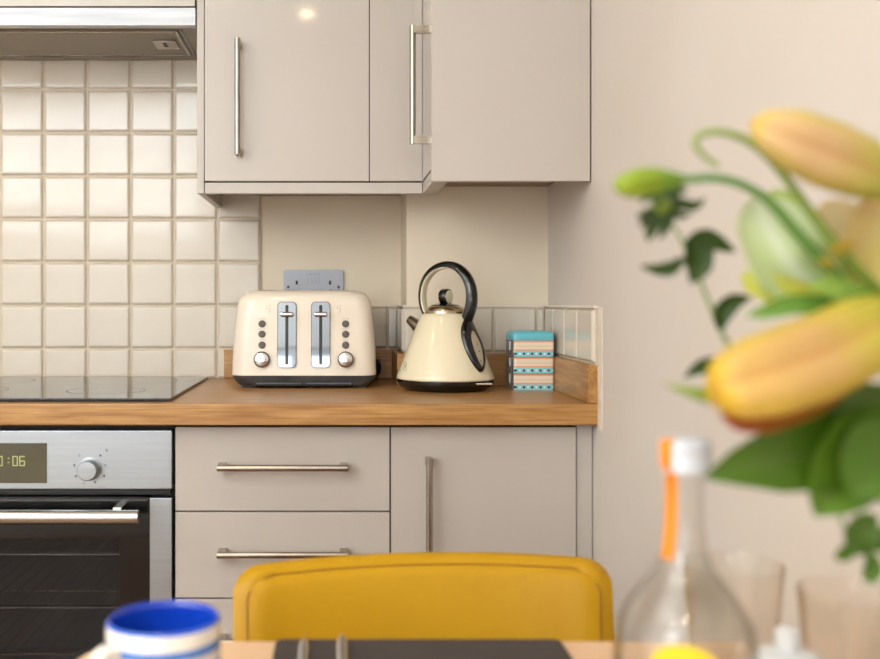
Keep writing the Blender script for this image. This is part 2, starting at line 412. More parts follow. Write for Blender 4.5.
# ------------------------------------------------------------------ bar handle
def handle_bm(a, b, out, r=.006, back=.030):
    """bar from a to b (points on the door face), out = unit vector off the door"""
    a, b, out = Vector(a), Vector(b), Vector(out); bm = B()
    ax = (b - a).normalized(); sd = ax.cross(out)
    def slab(p0, p1, wa, wb, u, v):
        d = (p1 - p0)
        vs_ = [p0 + u * i * wa + v * j * wb for i, j in ((-1, -1), (1, -1), (1, 1), (-1, 1))]
        loft(bm, [vs_, [q + d for q in vs_]])
    oct_ = [(math.cos(2 * math.pi * k / 14), math.sin(2 * math.pi * k / 14)) for k in range(14)]
    c0, c1 = a + out * back, b + out * back
    loft(bm, [[c + sd * r * i + out * r * j for i, j in oct_] for c in (c0, c1)])
    for p, s in ((a, 1), (b, -1)):
        q = p + ax * .0075 * s
        slab(q, q + out * (back - .002), .0072, r * .95, ax, sd)
    return bm
def vhandle(x, y, z0, z1, parent, out=(0, -1, 0)):
    return obj('handle', handle_bm((x, y, z0), (x, y, z1), out), M_nickel, parent)
def hhandle(x0, x1, y, z, parent):
    return obj('handle', handle_bm((x0, y, z), (x1, y, z), (0, -1, 0)), M_nickel, parent)

# ------------------------------------------------------------------ base units
YD = 1.800     # faces of doors and drawers
DT = .018
def carcass(x0, x1, parent, z0=.15, z1=WZ - .042, y1=YB - .01):
    bm = B()
    box(bm, x0, x0 + .016, YD + DT + .002, y1, z0, z1); box(bm, x1 - .016, x1, YD + DT + .002, y1, z0, z1)
    box(bm, x0 + .016, x1 - .016, YD + DT + .002, y1, z0, z0 + .016); box(bm, x0 + .016, x1 - .016, y1 - .012, y1, z0 + .016, z1)
    box(bm, x0 + .016, x1 - .016, YD + DT + .002, YD + .1, z1 - .016, z1)
    return obj('carcass', bm, M_dark, parent)
x0, x1 = -.2905, .0977
t = thing('drawer_unit', ((x0 + x1) / 2, YD + .25, .15), 'beige gloss drawer unit with bar handles beside the oven', 'drawer unit')
carcass(x0, x1, t)
dz = [(.7140, .8645), (.5575, .7115), (.4010, .5550), (.155, .3985)]
hz = [.7955, .6415, .4875, .335]
for (a, b), h in zip(dz, hz):
    d = obj('drawer', boxb(x0 + .0012, x1 - .0012, YD, YD + DT, a, b, .0012), M_gloss, t)
    hhandle(-.2105, .0215, YD, h, d)
x0, x1 = .0977, .4333
t = thing('base_cupboard', ((x0 + x1) / 2, YD + .2, .15), 'beige gloss base cupboard with a vertical handle under the kettle', 'cupboard')
carcass(x0, x1, t, y1=YP - .01)
d = obj('door', boxb(x0 + .0012, x1 - .0012, YD, YD + DT, .155, .8645, .0012), M_gloss, t)
vhandle(.1655, YD, .578, .812, d)
obj('filler_panel', boxb(x1 + .001, XR - .002, YD + .006, YD + .024, .15, WZ - .042), M_carc, t)
x0, x1 = -1.50, -.893
t = thing('base_cupboard', ((x0 + x1) / 2, YD + .25, .15), 'beige base cupboard out past the left side of the oven', 'cupboard')
carcass(x0, x1, t)
d = obj('door', boxb(x0 + .0012, x1 - .0012, YD, YD + DT, .155, .8645, .0012), M_gloss, t)
vhandle(-.97, YD, .578, .812, d)
tag(obj('plinth', boxb(-1.5, XR - .002, YD + .05, YD + .066, 0, .149), M_carc, origin=(-.5, YD + .058, 0)), 'beige plinth board along the floor under the units', 'plinth')

# ------------------------------------------------------------------ oven
ox0, ox1 = -.8895, -.2945; oc = (ox0 + ox1) / 2
t = thing('built_in_oven', (oc, YD + .25, .15), 'built-in stainless steel oven with black glass door under the hob', 'oven')
bm = B()   # dark body around an open cavity
cx0, cx1, cz0, cz1 = ox0 + .075, ox1 - .075, .30, .69
box(bm, ox0 - .001, cx0, YD + .022, YB - .03, .155, WZ - .043); box(bm, cx1, ox1 + .001, YD + .022, YB - .03, .155, WZ - .043)
box(bm, cx0, cx1, YD + .022, YB - .03, .155, cz0); box(bm, cx0, cx1, YD + .022, YB - .03, cz1, WZ - .043)
box(bm, cx0, cx1, YB - .09, YB - .03, cz0, cz1)
obj('body', bm, M_dark, t)
bm = B(); e = .003
box(bm, cx0, cx0 + e, YD + .03, YB - .094, cz0, cz1); box(bm, cx1 - e, cx1, YD + .03, YB - .094, cz0, cz1)
box(bm, cx0 + e, cx1 - e, YD + .03, YB - .094, cz0, cz0 + e); box(bm, cx0 + e, cx1 - e, YD + .03, YB - .094, cz1 - e, cz1)
box(bm, cx0 + e, cx1 - e, YB - .097, YB - .094, cz0, cz1)
obj('cavity_lining', bm, M_cavity, t)
for zz in (.6245, .5265, .440):
    bm = B()
    for yy in (YD + .045, YD + .052, YB - .12): cyl(bm, (cx0 + .006, yy, zz), (cx1 - .006, yy, zz), .0022, 8)
    for k in range(15):
        xx = cx0 + .02 + k * (cx1 - cx0 - .04) / 14
        cyl(bm, (xx, YD + .045, zz), (xx, YB - .12, zz), .0014, 6)
    obj('rack', bm, M_chrome, t)
pan = obj('control_panel', boxb(ox0, ox1, YD - .004, YD + .02, .7535, .8590, .002), M_steel, t)
obj('display', boxb(oc - .073, oc + .073, YD - .0046, YD - .0035, .7645, .8365), M_disp, pan)
def seg_digit(bm, x, z, h, ch, y):
    w_ = h * .5; tk = h * .11
    segs = {'a': (0, h, w_, h), 'g': (0, h / 2, w_, h / 2), 'd': (0, 0, w_, 0), 'f': (0, h / 2, 0, h), 'b': (w_, h / 2, w_, h), 'e': (0, 0, 0, h / 2), 'c': (w_, 0, w_, h / 2)}
    use = {'0': 'abcdef', '6': 'acdefg'}[ch]
    for s in use:
        a0, b0, a1, b1 = segs[s]
        box(bm, x + a0 - tk / 2, x + a1 + tk / 2, y - .0003, y, z + b0 - tk / 2, z + b1 + tk / 2)
bm = B(); yy = YD - .0046
hh = .0185; zz = ZC + (V0 - 465.5) * (YD - .004) / F
for ch, xp in (('0', -2.2), ('0', 13.0), ('6', 20.0)): seg_digit(bm, (xp - U0) * (YD - .004) / F, zz, hh * .88, ch, yy)
for k in (.3, .7): box(bm, P(8.6, 0, YD - .004).x - .0012, P(8.6, 0, YD - .004).x + .0012, yy - .0003, yy, zz + hh * k - .001, zz + hh * k + .001)
obj('digits', bm, M_digit, pan)
kz = ZC + (V0 - 469.5) * (YD - .01) / F
for kx in ((89 - U0) * (YD - .01) / F, 2 * oc - (89 - U0) * (YD - .01) / F):
    bm = lathe(B(), [(0.0205, 0), (.0205, .004), (.0185, .005), (.0182, .020), (.0165, .023), (0, .0235)], (kx, YD - .004, kz), 32, axis=(0, -1, 0))
    obj('knob', bm, M_steel, pan)
    bm = B()
    for k, (sx, sy) in enumerate(((580, 262), (733, 262), (780, 225), (768, 333), (760, 410), (695, 458), (615, 465), (553, 412), (543, 335))):
        gx = kx + ((sx - 655) * .1365) * YD / F; gz = kz - ((sy - 360) * .1365) * YD / F
        s = .0022
        if k % 3 == 0: box(bm, gx - s, gx + s, yy, yy + .0008, gz + .0008, gz + .0016); box(bm, gx - s, gx + s, yy, yy + .0008, gz - .0016, gz - .0008)
        elif k % 3 == 1: prism(bm, rrect(.004, .004, .0019, 4, gx, gz), yy, yy + .0008, 'y')
        else: box(bm, gx - .0008, gx + .0008, yy, yy + .0008, gz - s, gz + s); box(bm, gx - s, gx - .0009, yy, yy + .0008, gz + .0004, gz + s)
    obj('symbols', bm, M_ink, pan)
# door: steel sides, black glass with a see-through window
dzt, dzb = .7405, .165; wx1 = -.3895; wx0 = 2 * oc - wx1; wzt, wzb = .6645, .33; gx1 = -.3350; gx0 = 2 * oc - gx1
bm = B(); y0, y1 = YD - .003, YD + .018
box(bm, gx0, wx0, y0, y1, dzb, dzt - .001); box(bm, wx1, gx1, y0, y1, dzb, dzt - .001)
box(bm, wx0, wx1, y0, y1, wzt, dzt - .001); box(bm, wx0, wx1, y0, y1, dzb, wzb)
door = obj('door', bm, M_black, t, smooth=False)
obj('window_pane', boxb(wx0 + .0002, wx1 - .0002, y0 + .0005, y0 + .005, wzb + .0002, wzt - .0002), M_pane, door)
for a, b in ((gx1 + .0005, ox1 - .0005), (ox0 + .0005, gx0 - .0005)):
    obj('steel_side', boxb(a, b, y0 - .001, y1, dzb, dzt - .003, .001), M_steel, door)
bm = B(); hy = YD - .048; hzc = ZC + (V0 - 517) * hy / F
cyl(bm, (2 * oc + .3462, hy, hzc), (-.3462, hy, hzc), .0126, 24)
for xx in (-.385, 2 * oc + .385): box(bm, xx - .008, xx + .008, hy + .006, y0, hzc + .001, hzc + .015, .002)
obj('handle', bm, mat('handle_steel', (214, 212, 208), .24, 1.0, var=(204, 202, 198), vscale=20, vstretch=(.2, 1, 1)), door)
obj('gap_strip', boxb(ox0 + .004, ox1 - .004, YD + .002, YD + .021, dzt + .003, .7525), M_blackm, t)  # black strip filling the gap between control panel and door

# ------------------------------------------------------------------ hob
hx0, hx1, hy0, hy1 = -.887, -.2985, 1.800, 2.336
t = thing('induction_hob', ((hx0 + hx1) / 2, 2.07, WZ), 'black glass induction hob set on the oak worktop', 'hob')
obj('glass_top', boxb(hx0, hx1, hy0, hy1, WZ + .0008, WZ + .0065, .0012), M_ceran, t)
for cx, cy, rr in ((-.74, 1.97, .09), (-.45, 1.96, .075), (-.74, 2.2, .075), (-.45, 2.2, .1)):
    bm = B(); n = 48
    loft(bm, [[Vector((cx + r_ * math.cos(2 * math.pi * i / n), cy + r_ * math.sin(2 * math.pi * i / n), WZ + .0067)) for i in range(n)] for r_ in (rr, rr + .0012)], cap0=False, cap1=False)
    obj('cooking_zone_ring', bm, M_blackm, t)

# ------------------------------------------------------------------ extractor hood and wall units
YC = 2.053; YCC = YC + DT + .002
ZD = 1.3385; ZRB = 1.3125; ZWT = 2.05
hx0, hx1 = -.8885, -.2885; ZH0, ZH1 = 1.658, 1.6945
t = thing('extractor_hood', ((hx0 + hx1) / 2, 2.2, ZH0), 'slim steel extractor hood above the white tiles', 'extractor hood')
bm = B()
box(bm, hx0, hx1, YC + .022, YB - .014, ZH0 + .003, ZH0 + .12)
obj('housing', bm, M_hoodu, t)
obj('front_strip', boxb(hx0, hx1, YC, YC + .0215, ZH0, ZH1, .0015), mat('hood_strip_steel', (190, 195, 202), .4, .08, var=(220, 223, 228), vscale=10, vstretch=(.3, 1, 8)), t)
fx1 = hx1 - .045
flt = obj('grease_filter', boxb(hx0 + .05, fx1, YC + .045, YB - .075, ZH0 + .0005, ZH0 + .0028, .0005), M_cavy, t)
bm = B(); q = .006
fa, fb, fc, fd = hx0 + .05, fx1, YC + .045, YB - .075
box(bm, fa, fb, fc, fc + q, ZH0 - .001, ZH0); box(bm, fa, fb, fd - q, fd, ZH0 - .001, ZH0)
box(bm, fa, fa + q, fc + q, fd - q, ZH0 - .001, ZH0); box(bm, fb - q, fb, fc + q, fd - q, ZH0 - .001, ZH0)
obj('filter_frame', bm, M_nickel, flt)
obj('latch', prism(B(), rrect(.05, .07, .004, 3, fb - .04, (fc + fd) / 2), ZH0 - .003, ZH0 - .0005, 'z'), M_nickel, flt)
obj('latch_slot', boxb(fb - .045, fb - .037, (fc + fd) / 2 - .015, (fc + fd) / 2 + .015, ZH0 - .0036, ZH0 - .003), M_dark, flt)
obj('side_groove', boxb(fx1 + .006, fx1 + .011, fc, fd + .01, ZH0 + .0015, ZH0 + .0028), M_black, t)
for cx in (-.68, -.50): obj('lamp_lens', prism(B(), rrect(.09, .022, .003, 3, cx, YB - .04), ZH0 + .0005, ZH0 + .0028, 'z'), M_hoodu, t)

t = thing('hood_cupboard', ((hx0 + hx1) / 2, 2.2, ZH1), 'beige bridging cupboard above the steel extractor hood', 'cupboard')
obj('carcass', boxb(hx0, hx1, YCC, YB - .002, ZH0 + .122, ZWT), M_dark, t)
obj('door', boxb(hx0 + .0012, hx1 - .0012, YC, YC + DT, ZH1 + .003, ZWT, .0012), M_gloss, t)

x0, xd, x1 = -.2856, .0686, .1775
t = thing('wall_cupboard', ((x0 + x1) / 2, 2.2, ZRB), 'beige gloss wall cupboard with vertical handle above the toaster', 'cupboard')
obj('side_panel', boxb(x0, x0 + .0145, YC + .001, YB - .002, ZRB + .001, ZWT, .001), M_carc, t)
obj('carcass', boxb(x0 + .015, XS - .002, YCC, YB - .002, ZD + .004, ZWT), M_under, t)
obj('door_gap_shade', boxb(x0 + .015, x1 - .001, YC + .0185, YCC - .0002, ZD - .001, ZWT), M_dark, t)  # dark sheet standing in for the shade in the gap around the door
d = obj('door', boxb(x0 + .0158, xd - .0008, YC, YC + DT, ZD, ZWT, .0012), M_gloss, t)
vhandle(-.1995, YC, 1.389, 1.624, d)
obj('corner_panel', boxb(xd + .0008, x1, YC, YC + DT, ZD, ZWT, .0012), M_gloss, t)
bm = boxb(x0 + .0155, x1, YC + .001, YC + .019, ZRB, ZD - .003, .002)
obj('light_rail', bm, M_carc, t)

XDR = .1775; yp = 1.815
t = thing('wall_cupboard', (XDR + .15, 1.95, ZRB), 'beige wall cupboard on the right wall with plain end panel facing forward', 'cupboard')
obj('end_panel', boxb(XDR - .004, XR - .003, yp, yp + .018, ZRB - .003, ZWT, .0008), M_gloss, t)
obj('carcass', boxb(XDR + .0215, XR - .002, yp + .0185, YP - .002, ZD + .004, ZWT), M_under, t)
obj('door_gap_shade', boxb(XDR + .0185, XDR + .021, yp + .0185, YC - .001, ZD - .001, ZWT), M_dark, t)  # solid dark sheet in place of the shade behind the side door
d = obj('door', boxb(XDR, XDR + DT, yp + .0195, YC - .002, ZD, ZWT, .0012), M_gloss, t)
vhandle(XDR, 1.925, 1.394, 1.622, d, out=(-1, 0, 0))
obj('light_rail', boxb(XDR + .001, XDR + .03, yp + .0185, YC + .019, ZRB, ZD - .003, .001), M_carc, t)

# ------------------------------------------------------------------ socket
sx, sz = (313.5 - U0) * YB / F, ZC + (V0 - 270) * YB / F - .043
t = thing('double_socket', (sx, YB, sz), 'steel double wall socket half hidden behind the toaster', 'socket')
pl = obj('plate', prism(B(), rrect(.142, .086, .004, 3, sx, sz), YB - .008, YB - .0005, 'y', bev=.001), M_socket, t)
for s in (-1, 1):
    c = sx + s * .0395
    obj('earth_hole', boxb(c - .0025, c + .0025, YB - .0084, YB - .0079, sz + .008, sz + .0175), M_dark, pl)
    obj('screw', lathe(B(), [(.0035, 0), (.003, .0012), (0, .0014)], (sx + s * .0595, YB - .008, sz + .0025), 12, axis=(0, -1, 0)), M_char, pl)
    for dx in (-.011, .011): obj('pin_hole', boxb(c + dx - .0033, c + dx + .0033, YB - .0084, YB - .0079, sz - .018, sz - .0135), M_dark, pl)
    obj('rocker', boxb(sx + s * .016 - .005, sx + s * .016 + .005, YB - .0095, YB - .0075, sz - .026, sz - .012, .0008), M_white, pl)
bm = B(); yy = YB - .0082
for k in range(9):
    if k == 4: continue
    wdt = .0026 if k % 3 else .0021
    box(bm, sx - .0145 + k * .0036 - wdt / 2, sx - .0145 + k * .0036 + wdt / 2, yy, yy + .0005, sz + .0305 + (.0006 if k % 2 else 0), sz + .0345)
for i in range(4):
    for j in range(4): box(bm, sx - .0145 + i * .0085, sx - .0105 + i * .0085, yy, yy + .0005, sz + .009 + j * .0042, sz + .011 + j * .0042)
obj('print', bm, mat('socket_print', (150, 152, 158), .6, var=(142, 144, 150), vscale=50), pl)

# ------------------------------------------------------------------ toaster
TX = (304 - U0) * 2.094 / F; TY = 2.078 + .125
t = thing('toaster', (TX, TY, WZ), 'cream four-slice toaster with two chrome lever slots on the worktop', 'toaster')
def rr_ring(hw, hd, r, z, n=8):
    hw *= 1.025
    return [Vector((TX + x, TY + y, WZ + z)) for x, y in rrect(2 * hw, 2 * hd, r, n)]
prof = [(.0268, .1475, .1240), (.0272, .1485, .1250), (.06, .1475, .1231), (.10, .1455, .1208), (.14, .1425, .1185), (.165, .1395, .1170), (.18, .1365, .1150), (.190, .1325, .1120), (.198, .1260, .106), (.203, .117, .097), (.205, .104, .085)]
bm = loft(B(), [rr_ring(a, b, min(.034, .034), z) for z, a, b in prof])
body = obj('body', bm, M_toast, t, angle=60)
bm = loft(B(), [rr_ring(a, b, .03, z) for z, a, b in ((.004, .132, .110), (.008, .1375, .1145), (.016, .1435, .1195), (.022, .1465, .1225), (.0266, .1475, .1240))])
base = obj('base', bm, M_char, t)
for s in (-1, 1):
    for q in (-1, 1): obj('foot', boxb(TX + s * .117 - .014, TX + s * .117 + .014, TY + q * .09 - .012, TY + q * .09 + .012, WZ + .0003, WZ + .0045), M_blackm, base)
obj('crumb_tray', boxb(TX - .100, TX + .100, TY - .1205, TY - .05, WZ + .0045, WZ + .0125, .001), M_black, base)
obj('tray_tab', boxb(TX - .005, TX + .005, TY - .123, TY - .119, WZ + .008, WZ + .0125, .001), M_blackm, base)
def ty(z): return TY - (.1250 - (z - .0272) * .0575) - .0
def on_front(bm_pts_w, bm_pts_h, r, cx, cz, o0, o1, n=6, bev=0):
    """rounded plate lying on the sloping front face"""
    b = B(); pts = rrect(bm_pts_w, bm_pts_h, r, n, cx, cz)
    loft(b, [[Vector((TX + x, ty(z) - o, WZ + z)) for x, z in pts] for o in (o0, o1)])
    return b
for s in (-1, 1):
    cx = s * .0352; cz = .112
    fr = obj('lever_slot_frame', on_front(.0400, .1375, .009, cx, cz, -.002, .0028), M_button, t)
    obj('slot_mirror', on_front(.0375, .1350, .008, cx, cz, .0028, .0034), mat('mirror_plate', (160, 168, 178), .03, 1.0, bump=.01, bscale=3), fr)
    obj('slot_groove', on_front(.0065, .124, .003, cx, cz, .0034, .0037), M_black, fr)
    b = B(); zz = .155
    box(b, TX + cx - .0145, TX + cx + .0145, ty(zz) - .026, ty(zz) - .0065, WZ + zz - .0055, WZ + zz + .0045, .004, 3)
    box(b, TX + cx - .0035, TX + cx + .0035, ty(zz) - .0065, ty(zz) - .001, WZ + zz - .004, WZ + zz + .003)
    obj('lever', b, M_chrome, fr)
    bxp = s * .0870
    for zz in (.1345, .113, .0905):
        obj('button', lathe(B(), [(.0075, -.003), (.0075, .002), (.0062, .0034), (0, .0038)], (TX + bxp, ty(zz), WZ + zz), 20, axis=(0, -1, .0575)), M_button, t)
    zz = .0605
    k = obj('dial', lathe(B(), [(.0168, -.003), (.0168, .009), (.0150, .0105), (.0140, .0105)], (TX + bxp, ty(zz), WZ + zz), 28, axis=(0, -1, .0575)), M_button, t)
    obj('dial_cap', lathe(B(), [(.0142, .008), (.0142, .0105), (.012, .0118), (.004, .0124), (0, .0124)], (TX + bxp, ty(zz), WZ + zz), 28, axis=(0, -1, .0575)), M_chrome, k)
    for zz in (.1452, .1238, .1015): obj('button_mark', boxb(TX + bxp - .007, TX + bxp + .007, ty(zz) - .0004, ty(zz) + .001, WZ + zz - .0004, WZ + zz + .0004), M_inkl, body)
    b = B()   # curved emblem
    zz = .166; ex = s * .0735
    arc = [Vector((TX + ex + .0032 * math.cos(R(a)), ty(zz) - .0001, WZ + zz - .003 + .0045 * math.sin(R(a)))) for a in range(-110, 91, 20)]
    tube(b, arc, .0005, 5)
    tube(b, [Vector((TX + ex - .0035, ty(zz) - .0001, WZ + zz + .006)), Vector((TX + ex - .0033, ty(zz) - .0001, WZ + zz - .0005))], .0005, 5)
    tube(b, [Vector((TX + ex + .001, ty(zz) - .0001, WZ + zz + .007)), Vector((TX + ex + .0042, ty(zz) - .0001, WZ + zz + .0065))], .0005, 5)
    obj('emblem', b, M_inkl, body)
for k in range(4):
    cx = -.078 + k * .052
    obj('bread_slot', boxb(TX + cx - .015, TX + cx + .015, TY - .07, TY + .07, WZ + .2045, WZ + .2056), M_dark, t)
cab = catmull([(TX + .138, TY + .10, WZ + .02), (TX + .152, TY + .085, WZ + .03), (TX + .160, TY + .07, WZ + .045), (TX + .158, TY + .055, WZ + .028), (TX + .156, TY + .06, WZ + .010), (TX + .157, TY + .09, WZ + .012), (TX + .156, TY + .115, WZ + .03), (TX + .14, TY + .128, WZ + .05), (TX + .10, TY + .131, WZ + .10), (sx + .04, YB - .016, sz - .005)], 8)
b = tube(B(), cab, .0038, 8); 
b2 = catmull([(TX + .150, TY + .07, WZ + .010), (TX + .163, TY + .06, WZ + .02), (TX + .165, TY + .06, WZ + .038), (TX + .158, TY + .065, WZ + .047), (TX + .150, TY + .075, WZ + .04)], 6)
tube(b, b2, .0042, 8)
obj('power_cord', b, M_blackm, t)

# ------------------------------------------------------------------ kettle
KX, KY = (445.3 - U0) * 2.06 / F, 2.060
t = thing('kettle', (KX, KY, WZ), 'cream pyramid kettle with black loop handle on the worktop', 'kettle')
kprof = [(.1010, .0225), (.1025, .0245), (.1018, .028), (.0985, .036), (.0930, .050), (.0855, .070), (.0775, .090), (.0705, .108), (.0640, .124), (.0575, .139), (.0520, .150), (.0485, .155), (.0455, .1565)]
kprof = [(r_ * .985, z_) for r_, z_ in kprof]
def kr(z):
    for (r0, z0_), (r1, z1_) in zip(kprof, kprof[1:]):
        if z0_ <= z <= z1_: return r0 + (r1 - r0) * (z - z0_) / (z1_ - z0_)
    return kprof[0][0] if z < kprof[0][1] else kprof[-1][0]
c = (KX, KY, WZ)
kbody = obj('body', lathe(B(), kprof, c, 72, True, True), M_kettle, t, angle=70)
kb = obj('base', lathe(B(), [(.080, .0004), (.084, .0006), (.0865, .004), (.094, .0075), (.0975, .012), (.0990, .0175), (.0990, .0223)], c, 72, True, True), M_black, t)
obj('collar', lathe(B(), [(.0425, .1545), (.0415, .162), (.037, .1685), (.030, .1725), (.022, .1745), (.010, .175)], c, 48, True, True), mat('kettle_lid_steel', (206, 190, 168), .22, 1.0, var=(196, 180, 158), vscale=12), t)
lid = obj('lid', lathe(B(), [(.030, .1712), (.029, .1738), (.018, .1765), (.008, .178)], c, 40, True, True), M_black, t)
PSI = R(40); h = Vector((math.cos(PSI), -math.sin(PSI), 0)); nrm = Vector((-math.sin(PSI), -math.cos(PSI), 0))
kc = Vector(c)
kn = kc + Vector((.0005, 0, .191))
b = lathe(B(), [(.006, -.0088), (.0150, -.0086), (.0164, -.006), (.0164, .006), (.0150, .0086)], kn, 32, True, True, axis=(.80, -.6, 0))
box(b, kn.x - .006, kn.x + .006, kn.y - .006, kn.y + .006, WZ + .176, WZ + .184)
knob = obj('lid_knob', b, M_black, lid)
obj('knob_cap', lathe(B(), [(.0135, .0084), (.013, .0096), (.0, .0098)], kn, 32, True, True, axis=(.80, -.6, 0)), M_kettle, lid)
def kp(x, y): return ((x - 445) / 485 / math.cos(PSI), .178 + (303 - y) / 485)   # pixel -> (rho, z) in the handle plane
hp = [kp(*q) for q in ((429.5, 316), (426.5, 311), (424.3, 301), (424.8, 289), (428.5, 278), (436, 270), (446, 266.8), (455, 269.5), (462, 277), (466, 287), (467, 298), (465.5, 309), (462.5, 318), (460, 325), (462, 332))]
hpath = catmull([Vector((r_, 0, z_)) for r_, z_ in hp], 5)
def band(path, wfun, t0, t1):
    """a band swept in the handle plane: wfun half width, offsets t0..t1 along the outward normal"""
    b = B(); rings = []; n = len(path)
    for i, p in enumerate(path):
        tg = (path[min(i + 1, n - 1)] - path[max(i - 1, 0)]).normalized()
        on = Vector((-tg.z, 0, tg.x))                     # outward (left of travel = outside of the loop)
        hw = wfun(i / (n - 1)); a, d = (t0(i / (n - 1)), t1(i / (n - 1)))
        sec = []
        for u, v in ((-1, .25), (-.8, .75), (-.4, 1), (.4, 1), (.8, .75), (1, .25), (1, -.0), (.9, -.0), (-.9, -.0), (-1, -.0)):
            o_ = a + (d - a) * v
            q = p + on * o_
            sec.append(kc + h * q.x + Vector((0, 0, q.z)) + nrm * u * hw)
        rings.append(sec)
    return loft(b, rings)
wf = lambda s: .0115 + .0015 * s
hd = obj('handle', band(hpath, wf, lambda s: -.001, lambda s: .0050 + .0110 * min(1, s * 1.35)), M_black, t, angle=55)
inn = hpath[:int(len(hpath) * .80)]
obj('handle_inner', band(inn, lambda s: .0103, lambda s: -.0010, lambda s: -.0042), M_kettle, hd, angle=55)
# black mount and water gauge wrapped over the body
def on_kettle(x, y, off):
    D = KY - .06
    for _ in range(4):
        X = (x - U0) * D / F - KX; z = ZC + (V0 - y) * D / F - WZ
        r_ = kr(z) ; yy_ = math.sqrt(max(r_ * r_ - X * X, 1e-6)); D = KY - yy_
    n_ = Vector((X, -yy_, r_ * .45)).normalized()
    return kc + Vector((X, -yy_, z)) + n_ * off
def outline(pts, n): 
    q = catmull([Vector((a, b, 0)) for a, b in pts + pts[:1]], 6)[:-1]
    m = len(q); return [q[int(i * m / n)] for i in range(n)]
outer = outline([(465, 317.5), (461.5, 326), (461, 335), (464, 347), (469, 358), (475, 367.5), (480, 372.5), (483, 370), (484, 362), (482, 350), (478, 339), (474, 329), (470.5, 318.5)], 48)
inner = outline([(470, 332), (469.5, 338), (471.5, 347), (475, 357), (478.5, 364.5), (481, 367.5), (482, 362), (480.5, 350), (477.5, 341), (474, 334), (472, 331.5)], 48)
ctr = Vector((476, 350, 0))
b = B()
mid = [o_.lerp(i_, .5) for o_, i_ in zip(outer, inner)]
loft(b, [[on_kettle(q.x, q.y, f) for q in ring] for ring, f in ((outer, -.002), (outer, .003), (mid, .0065), (inner, .005), (inner, .001))], cap0=False, cap1=False)
gm = obj('gauge_frame', b, M_black, t, angle=80)
b = B(); loft(b, [[on_kettle(ctr.x + (q.x - ctr.x) * k, ctr.y + (q.y - ctr.y) * k, .0036) for q in inner] for k in (1, .7, .4, .1)], cap0=False)
obj('water_gauge', b, mat('gauge_plastic', (196, 184, 160), .15, var=(188, 176, 152), vscale=30), gm)
for q in ((477.5, 352), (479.3, 361.5), (475.5, 345)):
    p = on_kettle(q[0], q[1], .0040)
    obj('level_mark', lathe(B(), [(.0016, 0), (.0012, .0008), (0, .0009)], p, 10, axis=(.7, -.65, .3)), M_blackm if q[1] > 346 else M_ink, gm)
# spout at the far left
sd = -h
b = B(); rings = []
for rho, z, wv, hv in ((.045, .114, .016, .018), (.066, .126, .014, .014), (.082, .138, .012, .0105), (.0905, .1435, .010, .0095)):
    p = kc + sd * rho + Vector((0, 0, z)); rings.append([p + nrm * wv * math.cos(2 * math.pi * k / 16) + (Vector((0, 0, 1)) + h * .6).normalized() * hv * math.sin(2 * math.pi * k / 16) for k in range(16)])
obj('spout', loft(b, rings), mat('spout_steel', (150, 138, 124), .25, 1.0, var=(140, 128, 114), vscale=12), t)
q0 = kc + Vector((.064, -.070, .0175))
b = B(); box(b, q0.x - .012, q0.x + .020, q0.y - .016, q0.y + .02, q0.z - .0018, q0.z + .0022, .0015)
obj('switch_lever', b, M_chrome, t)
b = B()
for (cx_, cy_, rr_) in ((405.2, 364, .004), (405, 368.5, .0035)):
    pts = [on_kettle(cx_ + 1.5 * math.cos(R(a)), cy_ + 2 * math.sin(R(a)), .0003) for a in range(0, 360, 40)]
    tube(b, pts + pts[:1], .0004, 5)
obj('emblem', b, M_ink, kbody)

# ------------------------------------------------------------------ striped tins
def tin_mat(z0, h_, xoff):
    m = bpy.data.materials.new('striped_tin_print'); m.use_nodes = True; nt = m.node_tree; L = nt.links; bs = nt.nodes['Principled BSDF']
    tc = nt.nodes.new('ShaderNodeTexCoord'); sp = nt.nodes.new('ShaderNodeSeparateXYZ'); L.new(tc.outputs['Object'], sp.inputs[0])
    mr = nt.nodes.new('ShaderNodeMapRange'); mr.inputs['From Min'].default_value = 0; mr.inputs['From Max'].default_value = h_
    L.new(sp.outputs['Z'], mr.inputs['Value'])
    cr_, og_, bl = (232, 216, 198), (232, 166, 128), (138, 204, 214)
    rp = ramp_node(nt, [(0, bl), (.36, og_), (.45, cr_), (.60, (222, 204, 160)), (.66, cr_), (.86, og_), (.97, cr_)])
    L.new(mr.outputs[0], rp.inputs[0])
    ad = nt.nodes.new('ShaderNodeMath'); ad.operation = 'ADD'; L.new(sp.outputs['X'], ad.inputs[0]); L.new(sp.outputs['Y'], ad.inputs[1])
    def mth(op, a, v):
        n = nt.nodes.new('ShaderNodeMath'); n.operation = op; L.new(a, n.inputs[0])
        if isinstance(v, float): n.inputs[1].default_value = v
        else: L.new(v, n.inputs[1])
        return n.outputs[0]
    pch = .0168
    def dots(col_in, shift, r_, colr):
        u = mth('SUBTRACT', mth('FRACT', mth('MULTIPLY', mth('ADD', ad.outputs[0], 1.0 + shift), 1 / pch), 0.0), .5)
        u = mth('MULTIPLY', u, pch); u2 = mth('MULTIPLY', u, u)
        v = mth('SUBTRACT', sp.outputs['Z'], .0062); v2 = mth('MULTIPLY', v, v)
        msk = mth('LESS_THAN', mth('ADD', u2, v2), r_ * r_)
        mx = nt.nodes.new('ShaderNodeMix'); mx.data_type = 'RGBA'; L.new(msk, mx.inputs['Factor']); L.new(col_in, mx.inputs['A']); mx.inputs['B'].default_value = lin(colr)
        return mx.outputs['Result']
    c1 = dots(rp.outputs[0], 0.0, .0025, (36, 50, 66)); c2 = dots(c1, pch / 2, .0024, (214, 236, 236))
    L.new(c2, bs.inputs['Base Color']); bs.inputs['Roughness'].default_value = .35
    return m
